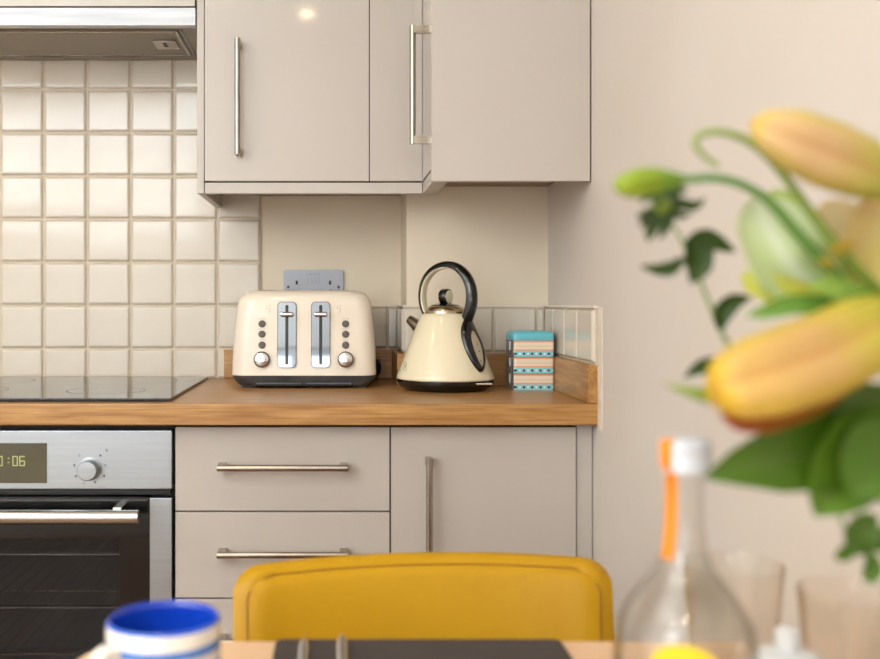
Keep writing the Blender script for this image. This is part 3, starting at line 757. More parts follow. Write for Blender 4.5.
tx0, tx1, tyy0, tyy1 = .3610, .4445, 2.035, 2.130
th_ = .0338
M_tin = tin_mat(0, th_, 0)
M_tinside = mat('bare_tin_side', (150, 146, 142), .35, .4, var=(142, 138, 134), vscale=20)
M_lid = mat('turquoise_tin_lid', (112, 200, 214), .3, var=(106, 193, 208), vscale=20)
tcx, tcy = (tx0 + tx1) / 2, (tyy0 + tyy1) / 2
for k, nm in enumerate(('bottom', 'middle', 'top')):
    zb = WZ + .0003 + k * (th_ + .0003)
    lab = {'bottom': 'striped storage tin at the bottom of the stack, on the worktop', 'middle': 'striped storage tin in the middle of the three-tin stack', 'top': 'striped storage tin with turquoise lid on top of the stack'}[nm]
    tt = thing('storage_tin', (tcx, tcy, zb), lab, 'tin', 'stacked striped tins')
    b = prism(B(), rrect(tx1 - tx0, tyy1 - tyy0, .006, 5, tcx, tcy), zb, zb + th_ - .001, 'z', bev=.001)
    bmesh.ops.recalc_face_normals(b, faces=b.faces)
    for f_ in b.faces:
        if f_.normal.x < -.8: f_.material_index = 1
    bo = obj('tin_body', b, [M_tin, M_tinside], tt)
    b = boxb(tx0 - .0022, tx0 + .001, tcy - .012, tcy + .012, zb + .012, zb + .030, .0006); obj('clasp', b, M_steel, tt)
    if nm == 'top':
        b = B(); rings = [[Vector((x, y, zb + z)) for x, y in rrect(tx1 - tx0 + d, tyy1 - tyy0 + d, .009, 5, tcx, tcy)] for d, z in ((.0, th_ - .0008), (.0012, th_), (.0012, th_ + .011), (-.003, th_ + .0145), (-.009, th_ + .0155), (-.012, th_ + .0175), (-.03, th_ + .018))]
        obj('tin_lid', loft(b, rings), M_lid, tt)

# ------------------------------------------------------------------ chair
CX, CY = .1065, 1.205
t = thing('dining_chair', (CX, CY - .2, 0), 'mustard yellow leather dining chair pulled up behind the table', 'chair')
def back_pt(u, v, off=0.0):
    """u -1..1 across, v 0..1 height; curved shell, open side towards the table"""
    hw = .2285 - .028 * (1 - v) ** 1.5
    x = u * hw
    y = CY - .040 * abs(u) ** 2.2 + .018 * u + .10 * (v - .85) + .02
    topz = .779 - .004 * abs(u) ** 2.2
    z = .44 + (topz - .44) * v
    return Vector((CX + x, y, z)), Vector((math.copysign(abs(u) ** 1.2 * .55, u) * -1, -1, 0)).normalized()
def shell(inset, d0, d1, nu=40, nv=16, vb=0.0, rc=.03):
    """rounded-corner slab following the back; d0..d1 = thickness towards the table"""
    def uv(i, j):
        return -1 + 2 * i / nu, vb + (1 - vb) * j / nv
    # superellipse outline at the top corners: squeeze u near the top
    b = B(); front = []; back = []
    for j in range(nv + 1):
        vv = vb + (1 - vb) * (1 - (1 - j / nv) ** 1.6)
        hcur = (1 - vv) * .34
        k = 1.0
        if hcur < rc: k = 1 - (rc - math.sqrt(max(rc * rc - (rc - hcur) ** 2, 0))) / .2265
        fr_, br_ = [], []
        for i in range(nu + 1):
            u = -1 + 2 * i / nu
            uu = u * k * (1 - inset / .2265); v_ = vv * (1 - inset / .34)
            p, n_ = back_pt(uu, v_)
            edge = min(1, (1 - abs(u)) / .045); edge2 = min(1, (1 - vv) * .34 / .009)
            rd = math.sqrt(max(0, 1 - (1 - min(edge, edge2)) ** 2))
            fr_.append(p + n_ * (d0 + (d1 - d0) * (.5 + .5 * rd))); br_.append(p + n_ * (d0 + (d1 - d0) * (.5 - .5 * rd)))
        front.append(fr_); back.append(br_)
    vf = [[b.verts.new(p) for p in r_] for r_ in front]; vb_ = [[b.verts.new(p) for p in r_] for r_ in back]
    for g in (vf, vb_):
        for j in range(nv):
            for i in range(nu): b.faces.new((g[j][i], g[j][i + 1], g[j + 1][i + 1], g[j + 1][i]))
    for j in range(nv):
        for i in (0, nu): b.faces.new((vf[j][i], vf[j + 1][i], vb_[j + 1][i], vb_[j][i]))
    for j in (0, nv):
        for i in range(nu): b.faces.new((vf[j][i], vf[j][i + 1], vb_[j][i + 1], vb_[j][i]))
    bmesh.ops.remove_doubles(b, verts=b.verts, dist=1e-5)
    return b
bk = obj('backrest', shell(0, -.014, .014), M_leather, t, angle=70)
obj('back_cushion', shell(.0115, .010, .021, rc=.026), M_leather, bk, angle=70)
# seam piping between rim and cushion
pp = []
for i in range(0, 61):
    s = i / 60
    if s < .25: u, v = -1, .25 + .75 * (s / .25)
    elif s < .75: u, v = -1 + 4 * (s - .25), 1
    else: u, v = 1, 1 - .75 * ((s - .75) / .25)
    inset = .0112; rc = .028
    hcur = (1 - v) * .34; k = 1.0
    if hcur < rc: k = 1 - (rc - math.sqrt(max(rc * rc - (rc - hcur) ** 2, 0))) / .2265
    p, n_ = back_pt(u * k * (1 - inset / .2265), v * (1 - inset / .34)); pp.append(p + n_ * .0145)
obj('seam', tube(B(), catmull(pp, 2), .0016, 6), mat('seam_brown', (150, 104, 6), .6, var=(140, 96, 4), vscale=40), bk)
b = B(); pts = rrect(.43, .42, .07, 6, CX, CY - .215)
rings = [[Vector((CX + (x - CX) * s, CY - .215 + (y - CY + .215) * s, z)) for x, y in pts] for s, z in ((.93, .405), (.99, .412), (1, .43), (.99, .452), (.94, .462), (.6, .467))]
obj('seat', loft(b, rings), M_leather, t)
for sx_ in (-1, 1):
    for sy_ in (-1, 1):
        a = Vector((CX + sx_ * .16, CY - .215 + sy_ * .15, .41)); e_ = Vector((CX + sx_ * .205, CY - .215 + sy_ * .195, 0))
        obj('leg', tube(B(), [a, a.lerp(e_, .5), e_], lambda s: .018 - .007 * s, 14, up=Vector((.3, -1, .1))), M_legw, t)

# ------------------------------------------------------------------ table
TXL, TXR_, TYF, TYN = -.246, .456, .998, -.30
TZ = .75
t = thing('dining_table', ((TXL + TXR_) / 2, .35, 0), 'pale beech dining table with rounded corners in the foreground', 'table')
b = prism(B(), rrect(TXR_ - TXL, TYF - TYN, .05, 8, (TXL + TXR_) / 2, (TYF + TYN) / 2), TZ - .026, TZ, 'z', bev=.004)
obj('table_top', b, M_table, t)
b = B()
box(b, TXL + .07, TXR_ - .07, TYF - .09, TYF - .07, TZ - .10, TZ - .027); box(b, TXL + .07, TXR_ - .07, TYN + .07, TYN + .09, TZ - .10, TZ - .027)
box(b, TXL + .07, TXL + .09, TYN + .09, TYF - .09, TZ - .10, TZ - .027); box(b, TXR_ - .09, TXR_ - .07, TYN + .09, TYF - .09, TZ - .10, TZ - .027)
obj('apron', b, M_table, t)
for lx in (TXL + .05, TXR_ - .05):
    for ly in (TYF - .055, TYN + .055):
        obj('leg', tube(B(), [Vector((lx, ly, TZ - .027)), Vector((lx, ly, 0))], lambda s: .026 - .008 * s, 16, up=Vector((.2, -1, 0))), M_table, t)

b = prism(B(), rrect(.283, .40, .008, 4, .0815, .797), TZ + .0003, TZ + .0033, 'z', bev=.0008)
tag(obj('placemat', b, M_mat, origin=(.0815, .797, TZ)), 'dark slate grey placemat on the pale table before the yellow chair', 'placemat')
# cutlery, handle ends towards the chair
def cut_handle(b, cx, ya, yb, z, w0, w1, lift):
    rings = []
    for i in range(13):
        s = i / 12; y = ya + (yb - ya) * s
        wv = w0 + (w1 - w0) * s
        if s > .86: wv *= math.sqrt(max(.02, 1 - ((s - .86) / .145) ** 2))
        zc = z + lift * s ** 2
        rings.append([Vector((cx + wv * math.cos(2 * math.pi * k / 12), y, zc + .0028 * math.sin(2 * math.pi * k / 12))) for k in range(12)])
    return loft(b, rings)
tf = thing('fork', (-.031, .88, TZ + .0036), 'steel fork lying on the left side of the slate placemat', 'cutlery')
b = cut_handle(B(), -.0312, .86, .972, TZ + .0066, .0035, .0048, .0035); obj('handle', b, M_chrome, tf)
b = B(); rings = []
for y, wv, zc in ((.862, .0035, .0066), (.845, .005, .006), (.83, .0115, .0055), (.815, .012, .006), (.81, .0118, .0063)):
    rings.append([Vector((-.0312 + wv * math.cos(2 * math.pi * k / 12), y, TZ + zc + .0014 * math.sin(2 * math.pi * k / 12))) for k in range(12)])
loft(b, rings); obj('neck', b, M_chrome, tf)
for k in range(4):
    xx = -.0312 + (k - 1.5) * .0064
    obj('tine', tube(B(), catmull([(xx, .812, TZ + .0062), (xx, .79, TZ + .0052), (xx, .765, TZ + .0075)], 4), lambda s: .0018 - .0009 * s, 6), M_chrome, tf)
tk = thing('table_knife', (.006, .86, TZ + .0036), 'steel table knife lying beside the fork on the slate placemat', 'cutlery')
b = cut_handle(B(), .0058, .868, .978, TZ + .0072, .0042, .0052, .0045); obj('handle', b, M_chrome, tk)
b = prism(B(), [(.0015, .868), (.0100, .868), (.0110, .80), (.0100, .765), (.0060, .745), (.0015, .76)], TZ + .0060, TZ + .0074, 'z'); obj('blade', b, M_chrome, tk)

# ------------------------------------------------------------------ mug
MX, MY = (163.5 - U0) / 1256, .797
mr_, mh = .0452, .0885
t = thing('mug', (MX, MY, TZ), 'blue and white striped mug with blue inside on the table', 'mug')
def stripe_mat():
    m = bpy.data.materials.new('banded_mug_glaze'); m.use_nodes = True; nt = m.node_tree; L = nt.links; bs = nt.nodes['Principled BSDF']
    tc = nt.nodes.new('ShaderNodeTexCoord'); sp = nt.nodes.new('ShaderNodeSeparateXYZ'); L.new(tc.outputs['Object'], sp.inputs[0])
    mrn = nt.nodes.new('ShaderNodeMapRange'); mrn.inputs['From Max'].default_value = mh; L.new(sp.outputs['Z'], mrn.inputs['Value'])
    wh, bl = (238, 230, 218), (70, 122, 196)
    st = [(0, wh)]
    for k in range(4): st += [(.06 + k * .235, bl), (.06 + k * .235 + .11, wh)]
    st[-2] = (.70 + .05, bl); st[-1] = (.75 + .085, wh); st.append((.965, (40, 92, 200)))
    rp = ramp_node(nt, st); L.new(mrn.outputs[0], rp.inputs[0])
    L.new(rp.outputs[0], bs.inputs['Base Color']); bs.inputs['Roughness'].default_value = .15; bs.inputs['Coat Weight'].default_value = .4
    return m
c = (MX, MY, TZ)
obj('mug_body', lathe(B(), [(0, .0004), (.036, .0004), (.041, .004), (.0445, .014), (mr_, .03), (mr_, mh - .003), (mr_ - .0009, mh - .0008), (mr_ - .0022, mh)], c, 56), stripe_mat(), t, angle=60)
obj('mug_interior', lathe(B(), [(mr_ - .0022, mh), (mr_ - .0036, mh - .0012), (mr_ - .0042, mh - .006), (mr_ - .0045, .02), (.034, .007), (0, .005)], c, 56), M_blue, t, angle=60)
hpth = catmull([Vector((MX - .70 * r_, MY - .71 * r_, TZ + z_)) for r_, z_ in ((.0435, .070), (.056, .0735), (.067, .062), (.069, .045), (.064, .027), (.0435, .019))], 6)
b = B(); rings = []
for p, tt_, s_, b_ in frames(hpth, up=Vector((.67, -.74, 0))):
    rings.append([p + s_ * .0042 * math.cos(2 * math.pi * k / 12) + b_ * .0075 * math.sin(2 * math.pi * k / 12) for k in range(12)])
obj('handle', loft(b, rings), M_mugw, t)

# ------------------------------------------------------------------ bottle
BX, BY = (685 - U0) * .64 / F, .64
t = thing('glass_bottle', (BX, BY, TZ), 'clear glass bottle with white cap and orange paper seal', 'bottle')
c = (BX, BY, TZ)
def bz(y): return ZC + (V0 - y) * .64 / F - TZ
op = [(0, .003), (.020, .002), (.036, .0008), (.042, .004), (.0445, .012), (.0448, .06), (.0445, bz(652)), (.0420, bz(624)), (.0350, bz(602)), (.0250, bz(583)), (.0175, bz(566)), (.0135, bz(548)), (.0118, bz(525)), (.0112, bz(495)), (.0112, bz(468))]
ip = [(max(r_ - .0022, 0), z_) for r_, z_ in op[::-1]]
ip = [(.0090, bz(468))] + [(r_ - .0022, z_) for r_, z_ in op[-2:5:-1]] + [(.0415, .02), (.035, .010), (.02, .009), (0, .010)]
obj('bottle_glass', lathe(B(), op + ip, c, 56), M_glass, t, angle=50)
capz = bz(468)
b = lathe(B(), [(.0158, capz - .001), (.0160, capz + .0085), (.0155, capz + .0090), (.0155, capz + .0098), (.0160, capz + .0103), (.0158, bz(440.5)), (.0148, bz(439)), (0, bz(439))], c, 40, True)
obj('cap', b, M_white, t, angle=50)
# paper seal: over the cap and down the neck on the left
az = R(205); dv = Vector((math.cos(az), math.sin(az), 0)); sv = Vector((-dv.y, dv.x, 0))
pth = [(.010, bz(438.4)), (.0158, bz(438.6)), (.0166, bz(442)), (.0166, bz(452)), (.0166, bz(464)), (.0158, bz(468)), (.0124, bz(472)), (.0122, bz(500)), (.0128, bz(526)), (.0146, bz(548)), (.0158, bz(556))]
b = B(); rings = []
for r_, z_ in pth:
    sec = []
    for k in range(-4, 5):
        a_ = az + k / 4 * math.asin(min(.0048 / r_, .8)); sec.append(kc * 0 + Vector((BX + r_ * math.cos(a_), BY + r_ * math.sin(a_), TZ + z_)))
    for k in range(4, -5, -1):
        a_ = az + k / 4 * math.asin(min(.0048 / r_, .8)); q = r_ + .0005; sec.append(Vector((BX + q * math.cos(a_), BY + q * math.sin(a_), TZ + z_ + .0003)))
    rings.append(sec)
obj('paper_seal', loft(b, rings), M_orange, t, angle=60)
b = B(); n = 24; ac = R(250); zc_ = ZC + (V0 - 668) * .598 / F - TZ; Rr = .0452
vs_ = []
for rr_ in (.0, .35, .7, 1.0):
    vs_.append([Vector((BX + Rr * math.cos(ac + .0195 * rr_ * math.cos(2 * math.pi * i / n) / Rr), BY + Rr * math.sin(ac + .0195 * rr_ * math.cos(2 * math.pi * i / n) / Rr), TZ + zc_ + .0135 * rr_ * math.sin(2 * math.pi * i / n))) for i in range(n)])
loft(b, vs_, True, False, False); bmesh.ops.remove_doubles(b, verts=b.verts, dist=1e-5)
obj('label', b, M_yellow, t)

# ------------------------------------------------------------------ tumblers
def tumbler(cx, cy, label):
    hgt = .110; t = thing('tumbler', (cx, cy, TZ), label, 'glass', 'ribbed glass tumblers')
    b = B(); seg = 96; rings = []
    def ring(r_, z_, rib): return [Vector((cx + (r_ + rib * math.cos(24 * 2 * math.pi * i / seg)) * math.cos(2 * math.pi * i / seg), cy + (r_ + rib * math.cos(24 * 2 * math.pi * i / seg)) * math.sin(2 * math.pi * i / seg), TZ + z_)) for i in range(seg)]
    spec_ = [(.0005, .0006, 0), (.029, .0006, 0), (.0315, .003, .0002), (.0335, .012, .0006), (.0365, .045, .0006), (.0395, .080, .0006), (.0412, .096, .0002), (.0424, .1085, 0), (.0420, hgt, 0), (.0410, hgt, 0), (.0404, .108, 0), (.0392, .096, 0), (.0375, .08, 0), (.0345, .045, 0), (.0315, .014, 0), (.025, .010, 0), (.0005, .0095, 0)]
    loft(b, [ring(*q) for q in spec_], True, True, True)
    obj('tumbler_glass', b, M_tumbler, t, angle=60)
tumbler((733 - U0) / 1140, .877, 'ribbed glass tumbler standing behind the clear bottle')
tumbler((854.5 - U0) / 1259, .794, 'ribbed glass tumbler at the right edge beneath the lilies')

# ------------------------------------------------------------------ white shaker
WX, WY = (787 - U0) * .70 / F, .70
t = thing('salt_shaker', (WX, WY, TZ), 'white ceramic pot with a round knob between bottle and tumbler', 'pot')
def wz(y): return ZC + (V0 - y) * .70 / F - TZ
obj('pot_body', lathe(B(), [(0, .0006), (.024, .0006), (.0265, .004), (.0275, .04), (.0265, .070), (.0245, wz(662)), (.0200, wz(653)), (.010, wz(650))], (WX, WY, TZ), 40, True, True), M_wcer, t)
obj('knob', lathe(B(), [(.0075, wz(651)), (.0070, wz(647)), (.0085, wz(640)), (.0082, wz(632)), (.0055, wz(628)), (0, wz(627))], (WX, WY, TZ), 28), M_wcer, t)

# ------------------------------------------------------------------ flowers
VX, VY = .400, .575
VZ = .205
M_vw = M_vase
t = thing('flower_vase', (VX, VY, TZ), 'pale ceramic vase just past the right edge holding the lilies', 'vase')
obj('vase_body', lathe(B(), [(0, .0006), (.036, .0006), (.042, .006), (.050, .05), (.053, .10), (.047, .15), (.041, .18), (.043, VZ), (.0405, VZ), (.038, .18), (.043, .15), (.048, .10), (.045, .05), (.036, .012), (0, .010)], (VX, VY, TZ), 48), M_vase, t)
def cl(a, b, s): return tuple(a[i] + (b[i] - a[i]) * s for i in range(3))
def multi(stops, s):
    for (p0, c0), (p1, c1) in zip(stops, stops[1:]):
        if s <= p1: return cl(c0, c1, 0 if p1 == p0 else max(0, (s - p0) / (p1 - p0)))
    return stops[-1][1]
def bud(path, rmax, stops, prof, lobes=3, depth=.10, seg=36, rib=None, phase=0.0, groove=None):
    """lily bud lofted along a path, three-lobed section; stops = colours tip to base; rib = ridge colour"""
    fr = frames(path); n = len(fr); rings = []; cols = []
    for i, (p, tt_, s_, b_) in enumerate(fr):
        s = i / (n - 1)
        r_ = rmax * multi([(a, (v, 0, 0)) for a, v in prof], s)[0]
        rg, cr = [], []
        for k in range(seg):
            a = 2 * math.pi * k / seg
            lob = math.cos(lobes * a + phase)
            rr_ = r_ * (1 + depth * lob - .04 * math.cos(2 * lobes * a + 2 * phase))
            rg.append(p + s_ * rr_ * math.cos(a) + b_ * rr_ * math.sin(a))
            c_ = multi(stops, s)
            if rib: c_ = cl(c_, rib, max(0, math.cos(lobes * a + phase)) ** 3 * .75 * min(1, s * 4) * (1 - s * .6))
            if groove: c_ = cl(c_, groove, max(0, math.cos(2 * lobes * a + 2 * phase)) ** 4 * (1 if lob < 0 else 0) * .8 * (1 - s * .5))
            cr.append(srgb(c_))
        rings.append(rg); cols.append(cr)
    return loft(B(), rings, cols=cols)
def leaf(path, wd, c_base, c_tip, cup=.25, up=Vector((0, -1, .02)), vein=None, wave=0.0, ns=7, prof=None, thick=.0007):
    fr = frames(path, up); n = len(fr); top = []; bot = []; ct = []
    for i, (p, tt_, s_, b_) in enumerate(fr):
        s = i / (n - 1)
        wv = wd * (multi([(a, (v, 0, 0)) for a, v in prof], s)[0] if prof else max(.03, math.sin(math.pi * min(1, .06 + .94 * s) ** .75)))
        a_, b2_, cc = [], [], []
        for k in range(-ns, ns + 1):
            u = k / ns
            q = p + s_ * wv * u + b_ * (cup * wv * u * u + wave * wv * math.sin(s * 14 + u * 2) * abs(u))
            a_.append(q + b_ * thick); b2_.append(q - b_ * thick)
            c_ = cl(c_base, c_tip, s)
            if vein: c_ = cl(c_, vein, max(0, 1 - abs(u) * 3.2) * .8)
            cc.append(srgb(c_))
        top.append(a_ + b2_[::-1]); ct.append(cc + cc[::-1])
    return loft(B(), top, cols=ct)
GR, DG, LG = (96, 132, 40), (44, 74, 22), (150, 178, 70)
def srgb(c): return (c[0] * .95 / 255, c[1] * .95 / 255, c[2] * .92 / 255, 1)
def stem(path, r0, r1, c0=GR, c1=GR):
    fr = frames(path); n = len(fr); rings = []; cols = []
    for i, (p, tt_, s_, b_) in enumerate(fr):
        s = i / (n - 1); r_ = r0 + (r1 - r0) * s
        rings.append([p + s_ * r_ * math.cos(2 * math.pi * k / 10) + b_ * r_ * math.sin(2 * math.pi * k / 10) for k in range(10)]); cols.append([srgb(cl(c0, c1, s))] * 10)
    return loft(B(), rings, cols=cols)
mouth = Vector((VX, VY, TZ + VZ))
def vroot(dx, dy): return [Vector((VX + dx * .3, VY + dy * .3, TZ + .03)), Vector((VX + dx, VY + dy, TZ + VZ))]
BP = [(0, .10), (.05, .42), (.15, .72), (.35, .97), (.5, 1.0), (.7, .86), (.88, .55), (1, .28)]

# 1 green bud on a long arched stem
D1 = .62
t = thing('budding_lily', mouth, 'lily stem arching left with a small closed green bud', 'flower', 'lilies in the vase')
sp_ = catmull([P(684, 180, D1), P(715, 178, D1), P(745, 186, D1), P(772, 204, D1), P(800, 236, D1), P(838, 276, D1), P(890, 318, .615), P(950, 400, .60)] + vroot(-.018, -.005)[::-1], 6)
obj('stem', stem(sp_, .0024, .0042, (96, 150, 70), GR), M_plant, t)
obj('bud', bud(catmull([P(614, 186, D1 - .008), P(632, 183.5, D1 - .005), P(655, 180.5, D1), P(686, 180, D1)], 8), .0092, [(0, (160, 182, 58)), (.6, (142, 172, 44)), (1, (104, 148, 62))], BP, depth=.06), M_plant, t)

# 2 curled tendril-like stem with the upper orange bud
D2 = .60
t = thing('budding_lily', mouth, 'lily stem with a large orange bud at upper right', 'flower', 'lilies in the vase')
obj('bud', bud(catmull([P(752, 122, D2), P(785, 136, D2), P(825, 154, D2 + .005), P(868, 172, D2 + .01), P(918, 198, D2 + .015)], 8), .0190, [(0, (232, 196, 84)), (.12, (228, 192, 138)), (.45, (218, 182, 136)), (.72, (190, 180, 84)), (1, (146, 168, 56))], [(0, .14), (.04, .40), (.13, .64), (.3, .90), (.5, 1.0), (.7, .92), (.88, .58), (1, .28)], depth=.14, rib=(214, 206, 84), phase=2.2 + math.pi, groove=(196, 140, 96)), M_plant, t)
sp_ = catmull([P(916, 195, D2 + .015), P(955, 240, .60), P(985, 330, .59)] + vroot(.012, .008)[::-1], 6)
obj('stem', stem(sp_, .0026, .0042), M_plant, t)

t = thing('hooked_stalk', mouth, 'slim green stem hooked over at its tip above the green bud', 'stem')
sp_ = catmull([P(718, 166, .63), P(704, 156, .628), P(695, 144, .626), P(702, 134, .624), P(722, 132, .622), P(748, 141, .62), P(772, 161, .618), P(796, 192, .616), P(818, 222, .614), P(850, 262, .612), P(905, 320, .61), P(960, 410, .60)] + vroot(-.026, .012)[::-1], 6)
obj('stem', stem(sp_, .0016, .0040, (170, 190, 110), (100, 124, 24)), M_plant, t)

# 3 open lily: broad pale petals
t = thing('open_lily', mouth, 'open lily with pale green and peach petals at the right edge', 'flower', 'lilies in the vase')
ctr_ = P(852, 292, .64)
PP = [(0, .35), (.2, .75), (.5, 1.0), (.78, .86), (.92, .5), (1, .08)]
obj('petal', leaf(catmull([ctr_, P(812, 282, .635), P(786, 258, .63), P(768, 228, .632), P(757, 196, .638)], 7), .0265, (186, 212, 132), (224, 234, 196), .35, vein=(240, 246, 232), wave=.05, prof=PP), M_petal, t)
obj('petal', leaf(catmull([ctr_, P(815, 296, .63), P(782, 292, .628), P(756, 283, .63), P(744, 272, .636)], 7), .0095, (206, 210, 80), (222, 220, 110), .3, prof=PP), M_petal, t)
obj('petal', leaf(catmull([ctr_, P(846, 258, .645), P(838, 226, .65), P(826, 200, .655)], 7), .020, (240, 220, 150), (248, 226, 184), .3, vein=(246, 234, 190), prof=PP), M_petal, t)
obj('petal', leaf(catmull([ctr_, P(868, 250, .64), P(884, 215, .64), P(892, 185, .645)], 7), .022, (242, 220, 146), (250, 216, 156), .3, vein=(246, 230, 170), prof=PP), M_petal, t)
obj('petal', leaf(catmull([ctr_, P(896, 282, .63), P(930, 270, .62), P(960, 280, .625)], 7), .021, (224, 226, 140), (244, 230, 170), .3, vein=(240, 238, 196), prof=PP), M_petal, t)
obj('petal', leaf(catmull([ctr_, P(884, 262, .625), P(918, 232, .61), P(940, 200, .61)], 7), .018, (236, 220, 134), (248, 222, 160), .3, prof=PP), M_petal, t)
obj('petal', leaf(catmull([ctr_, P(800, 238, .644), P(784, 212, .648), P(772, 190, .652)], 7), .013, (196, 214, 120), (190, 212, 120), .3, prof=PP), M_petal, t)
for k, (x, y) in enumerate(((826, 262), (836, 250), (846, 244))):
    obj('stamen', stem(catmull([ctr_, P(x + 8, y + 14, .615), P(x, y, .605)], 5), .0008, .0006, (190, 190, 60), (200, 190, 70)), M_plant, t)
    p = P(x, y, .605); obj('anther', bud([p + Vector((-.006, 0, .001)), p + Vector((-.003, 0, 0)), p, p + Vector((.003, 0, 0)), p + Vector((.006, 0, -.001))], .0018, [(0, (206, 170, 50)), (1, (196, 156, 40))], BP, seg=10), M_plant, t)
obj('stem', stem(catmull([ctr_, P(892, 330, .63), P(945, 420, .60)] + vroot(-.006, -.016)[::-1], 6), .0030, .0042, (110, 150, 50)), M_plant, t)
# 4 lower orange bud
D4 = .575
t = thing('budding_lily', mouth, 'lily stem with a big orange bud hanging low to the left', 'flower', 'lilies in the vase')
bd = obj('bud', bud(catmull([P(713, 390, D4 - .02), P(742, 384, D4 - .018), P(780, 372, D4 - .012), P(825, 355, D4), P(872, 330, D4 + .012), P(900, 314, D4 + .02)], 8), .0232, [(0, (230, 188, 52)), (.12, (224, 182, 104)), (.5, (218, 176, 114)), (.75, (198, 186, 66)), (1, (150, 170, 54))], [(0, .42), (.04, .62), (.12, .80), (.3, .97), (.5, 1.0), (.72, .95), (.88, .72), (1, .35)], depth=.13, rib=(222, 204, 52), phase=.5 + math.pi, groove=(206, 146, 84)), M_plant, t)
obj('lower_petal', leaf(catmull([P(856, 380, D4 + .01), P(812, 404, D4), P(770, 419, D4 - .008), P(740, 424, D4 - .012), P(722, 416, D4 - .014)], 6), .0105, (214, 170, 60), (196, 84, 50), .5, up=Vector((0, -.7, .7)), prof=[(0, .3), (.3, .9), (.6, 1), (.9, .8), (1, .3)]), M_plant, t)
obj('stem', stem(catmull([P(897, 316, D4 + .02), P(930, 330, .59), P(965, 410, .585)] + vroot(.006, -.014)[::-1], 6), .0030, .0044), M_plant, t)
# 5 long slim leaves
t = thing('leafy_lily', mouth, 'leafy green stem with broad dark leaves spreading below the orange bud', 'stem')
jn = P(905, 432, .60)
obj('stem', stem(catmull([P(872, 318, .61), P(888, 370, .605), jn, P(955, 470, .59)] + vroot(.0, .016)[::-1], 6), .0024, .0044), M_plant, t)
LP = [(0, .25), (.15, .7), (.4, 1), (.65, .85), (.85, .45), (1, .03)]
def lf(pts, wd, a=DG, b_=GR, cup=.3, up=Vector((0, -1, .25)), vein=(80, 110, 36), par=None):
    return obj('leaf', leaf(catmull(pts, 7), wd, a, b_, cup, up, vein, prof=LP), M_plant, par or t)
lf([jn, P(868, 440, .59), P(825, 452, .58), P(780, 460, .572), P(742, 467, .567), P(704, 478, .565)], .0215, (70, 104, 12), (76, 112, 16))
lf([P(900, 420, .6), P(868, 442, .585), P(842, 468, .575), P(826, 495, .57), P(815, 516, .568)], .0255, (74, 112, 14), (96, 136, 30), up=Vector((.2, -1, .1)))
lf([P(905, 440, .59), P(880, 452, .575), P(862, 476, .567), P(852, 500, .565)], .022, (66, 102, 12), (84, 124, 24))
lf([P(910, 400, .6), P(878, 408, .592), P(840, 416, .588), P(800, 424, .586), P(772, 436, .585)], .0175, (70, 98, 14), (78, 108, 20))
lf([P(880, 330, .605), P(845, 312, .6), P(800, 305, .598), P(765, 312, .6), P(746, 316, .604)], .0065, (90, 140, 50), (120, 160, 60), vein=None)
lf([P(884, 318, .60), P(862, 300, .592), P(830, 288, .588), P(806, 284, .59)], .008, (110, 150, 50), (150, 180, 80), vein=None)
lf([P(800, 386, .6), P(760, 396, .585), P(715, 398, .58), P(690, 392, .58), P(664, 384, .582)], .0040, (120, 150, 40), (150, 176, 50), vein=None)
lf([P(905, 350, .60), P(875, 322, .598), P(856, 306, .6), P(838, 300, .605)], .012, (74, 110, 30), (110, 150, 50))
# 6 dark foliage sprig
D6 = .66
t = thing('foliage_sprig', mouth, 'thin sprig of small dark green leaves reaching left of the lilies', 'foliage')
sp_ = catmull([P(661, 207, D6), P(676, 230, D6), P(690, 258, D6), P(704, 290, D6), P(718, 324, D6), P(734, 352, D6), P(790, 420, .65), P(880, 500, .62)] + vroot(-.03, -.01)[::-1], 6)
obj('stem', stem(sp_, .0009, .0026, (150, 176, 110), (120, 150, 70)), M_plant, t)
g1, g2 = (44, 68, 12), (56, 82, 16)
def sl(pts, wd, **k): return lf([P(*q, D6 - .004) for q in pts], wd, g1, g2, vein=(60, 86, 36), par=t, **k)
sl([(682, 258), (672, 268), (658, 270), (640, 266)], .0050)
sl([(688, 238), (696, 252), (697, 268), (691, 284)], .0105)
sl([(688, 240), (704, 238), (720, 245), (736, 252)], .0062)
sl([(720, 330), (722, 314), (734, 302), (752, 298)], .0066)
sl([(736, 372), (718, 366), (700, 368), (683, 378)], .0058)
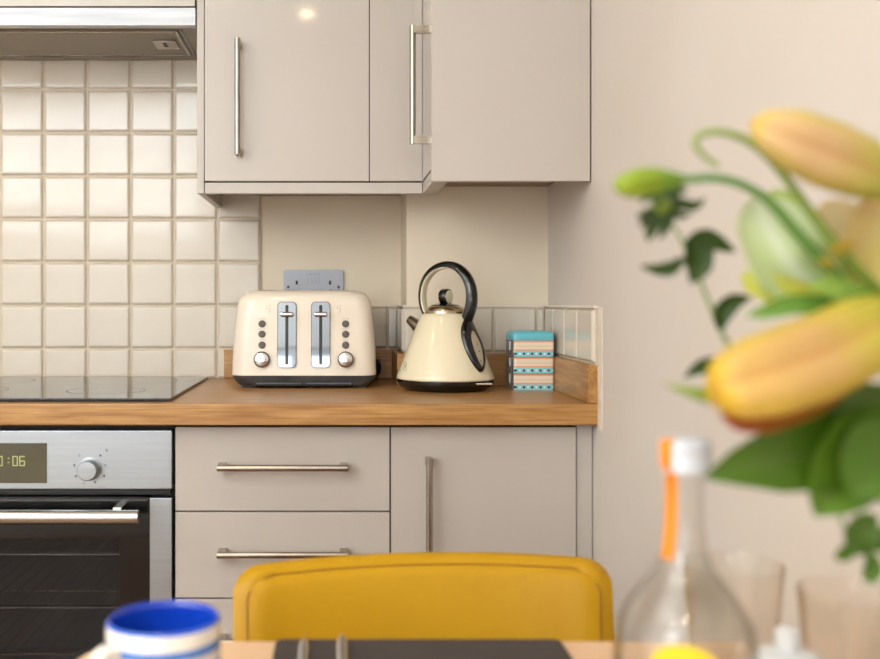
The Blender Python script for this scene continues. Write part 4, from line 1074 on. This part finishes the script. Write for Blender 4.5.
for pts, wd in (([(662, 206), (676, 204), (694, 206), (706, 198)], .0042), ([(662, 206), (672, 212), (680, 216), (692, 214)], .0030), ([(662, 208), (656, 220), (650, 232), (648, 242)], .0046),
                ([(660, 206), (650, 212), (642, 216), (636, 214)], .0030), ([(662, 206), (668, 198), (676, 192), (688, 190)], .0046), ([(660, 206), (656, 198), (648, 196), (640, 204)], .0040), ([(662, 206), (666, 196), (670, 188), (680, 184)], .0040), ([(661, 208), (652, 216), (644, 222), (640, 228)], .0034), ([(663, 208), (668, 218), (664, 230), (658, 240)], .0036)):
    sl(pts, wd)
obj('flower_head', bud([P(664, 210, D6), P(662, 206, D6 - .004), P(659, 202, D6 - .007), P(656, 199, D6 - .009)], .0070, [(0, (130, 156, 70)), (.6, (150, 172, 80)), (1, (70, 100, 40))], BP[::-1] and [(0, .6), (.4, 1), (1, .4)], lobes=5), M_plant, t)
# 7 lower right sprig
t = thing('foliage_sprig', mouth, 'drooping green sprig in the lower right under the broad leaves', 'foliage')
obj('stem', stem(catmull([P(838, 514, .60), P(850, 536, .60), P(866, 552, .60), P(900, 530, .595), P(930, 490, .59)] + vroot(-.02, -.02)[::-1], 6), .0010, .0022, (140, 164, 110), GR), M_plant, t)
for pts, wd in (([(866, 552), (858, 540), (866, 524), (878, 516)], .010), ([(854, 538), (848, 550), (840, 556), (834, 558)], .0045), ([(868, 552), (872, 566), (868, 576), (862, 578)], .006), ([(870, 548), (884, 540), (896, 546), (905, 556)], .009)):
    lf([P(*q, .596) for q in pts], wd, (66, 104, 16), (92, 132, 34), par=t)

# ------------------------------------------------------------------ ceiling downlights
for k, (lx, ly, where) in enumerate(((-.14, -.75, 'right rear'), (-1.35, -.75, 'left rear'), (-.30, .95, 'above the dining chair'), (-1.35, .95, 'above the floor left of the table'))):
    t = thing('downlight', (lx, ly, ZT), f'round recessed ceiling downlight, {where}' if k > 1 else f'round recessed ceiling downlight by the rear wall, {where}', 'downlight', 'ceiling downlights')
    obj('trim_ring', lathe(B(), [(.046, -.0005), (.045, -.006), (.036, -.008), (.034, -.002)], (lx, ly, ZT), 32), M_wframe, t)
    obj('lens', lathe(B(), [(.0335, -.0045), (0, -.005)], (lx, ly, ZT), 32), M_lamp, t)
    l = bpy.data.lights.new('downlight_lamp', 'SPOT'); l.energy = 6; l.color = (1.0, .86, .70); l.spot_size = R(130); l.spot_blend = .8; l.shadow_soft_size = .04
    o = bpy.data.objects.new('downlight_lamp', l); COL.objects.link(o); o.location = (0, 0, -.03); o.parent = t
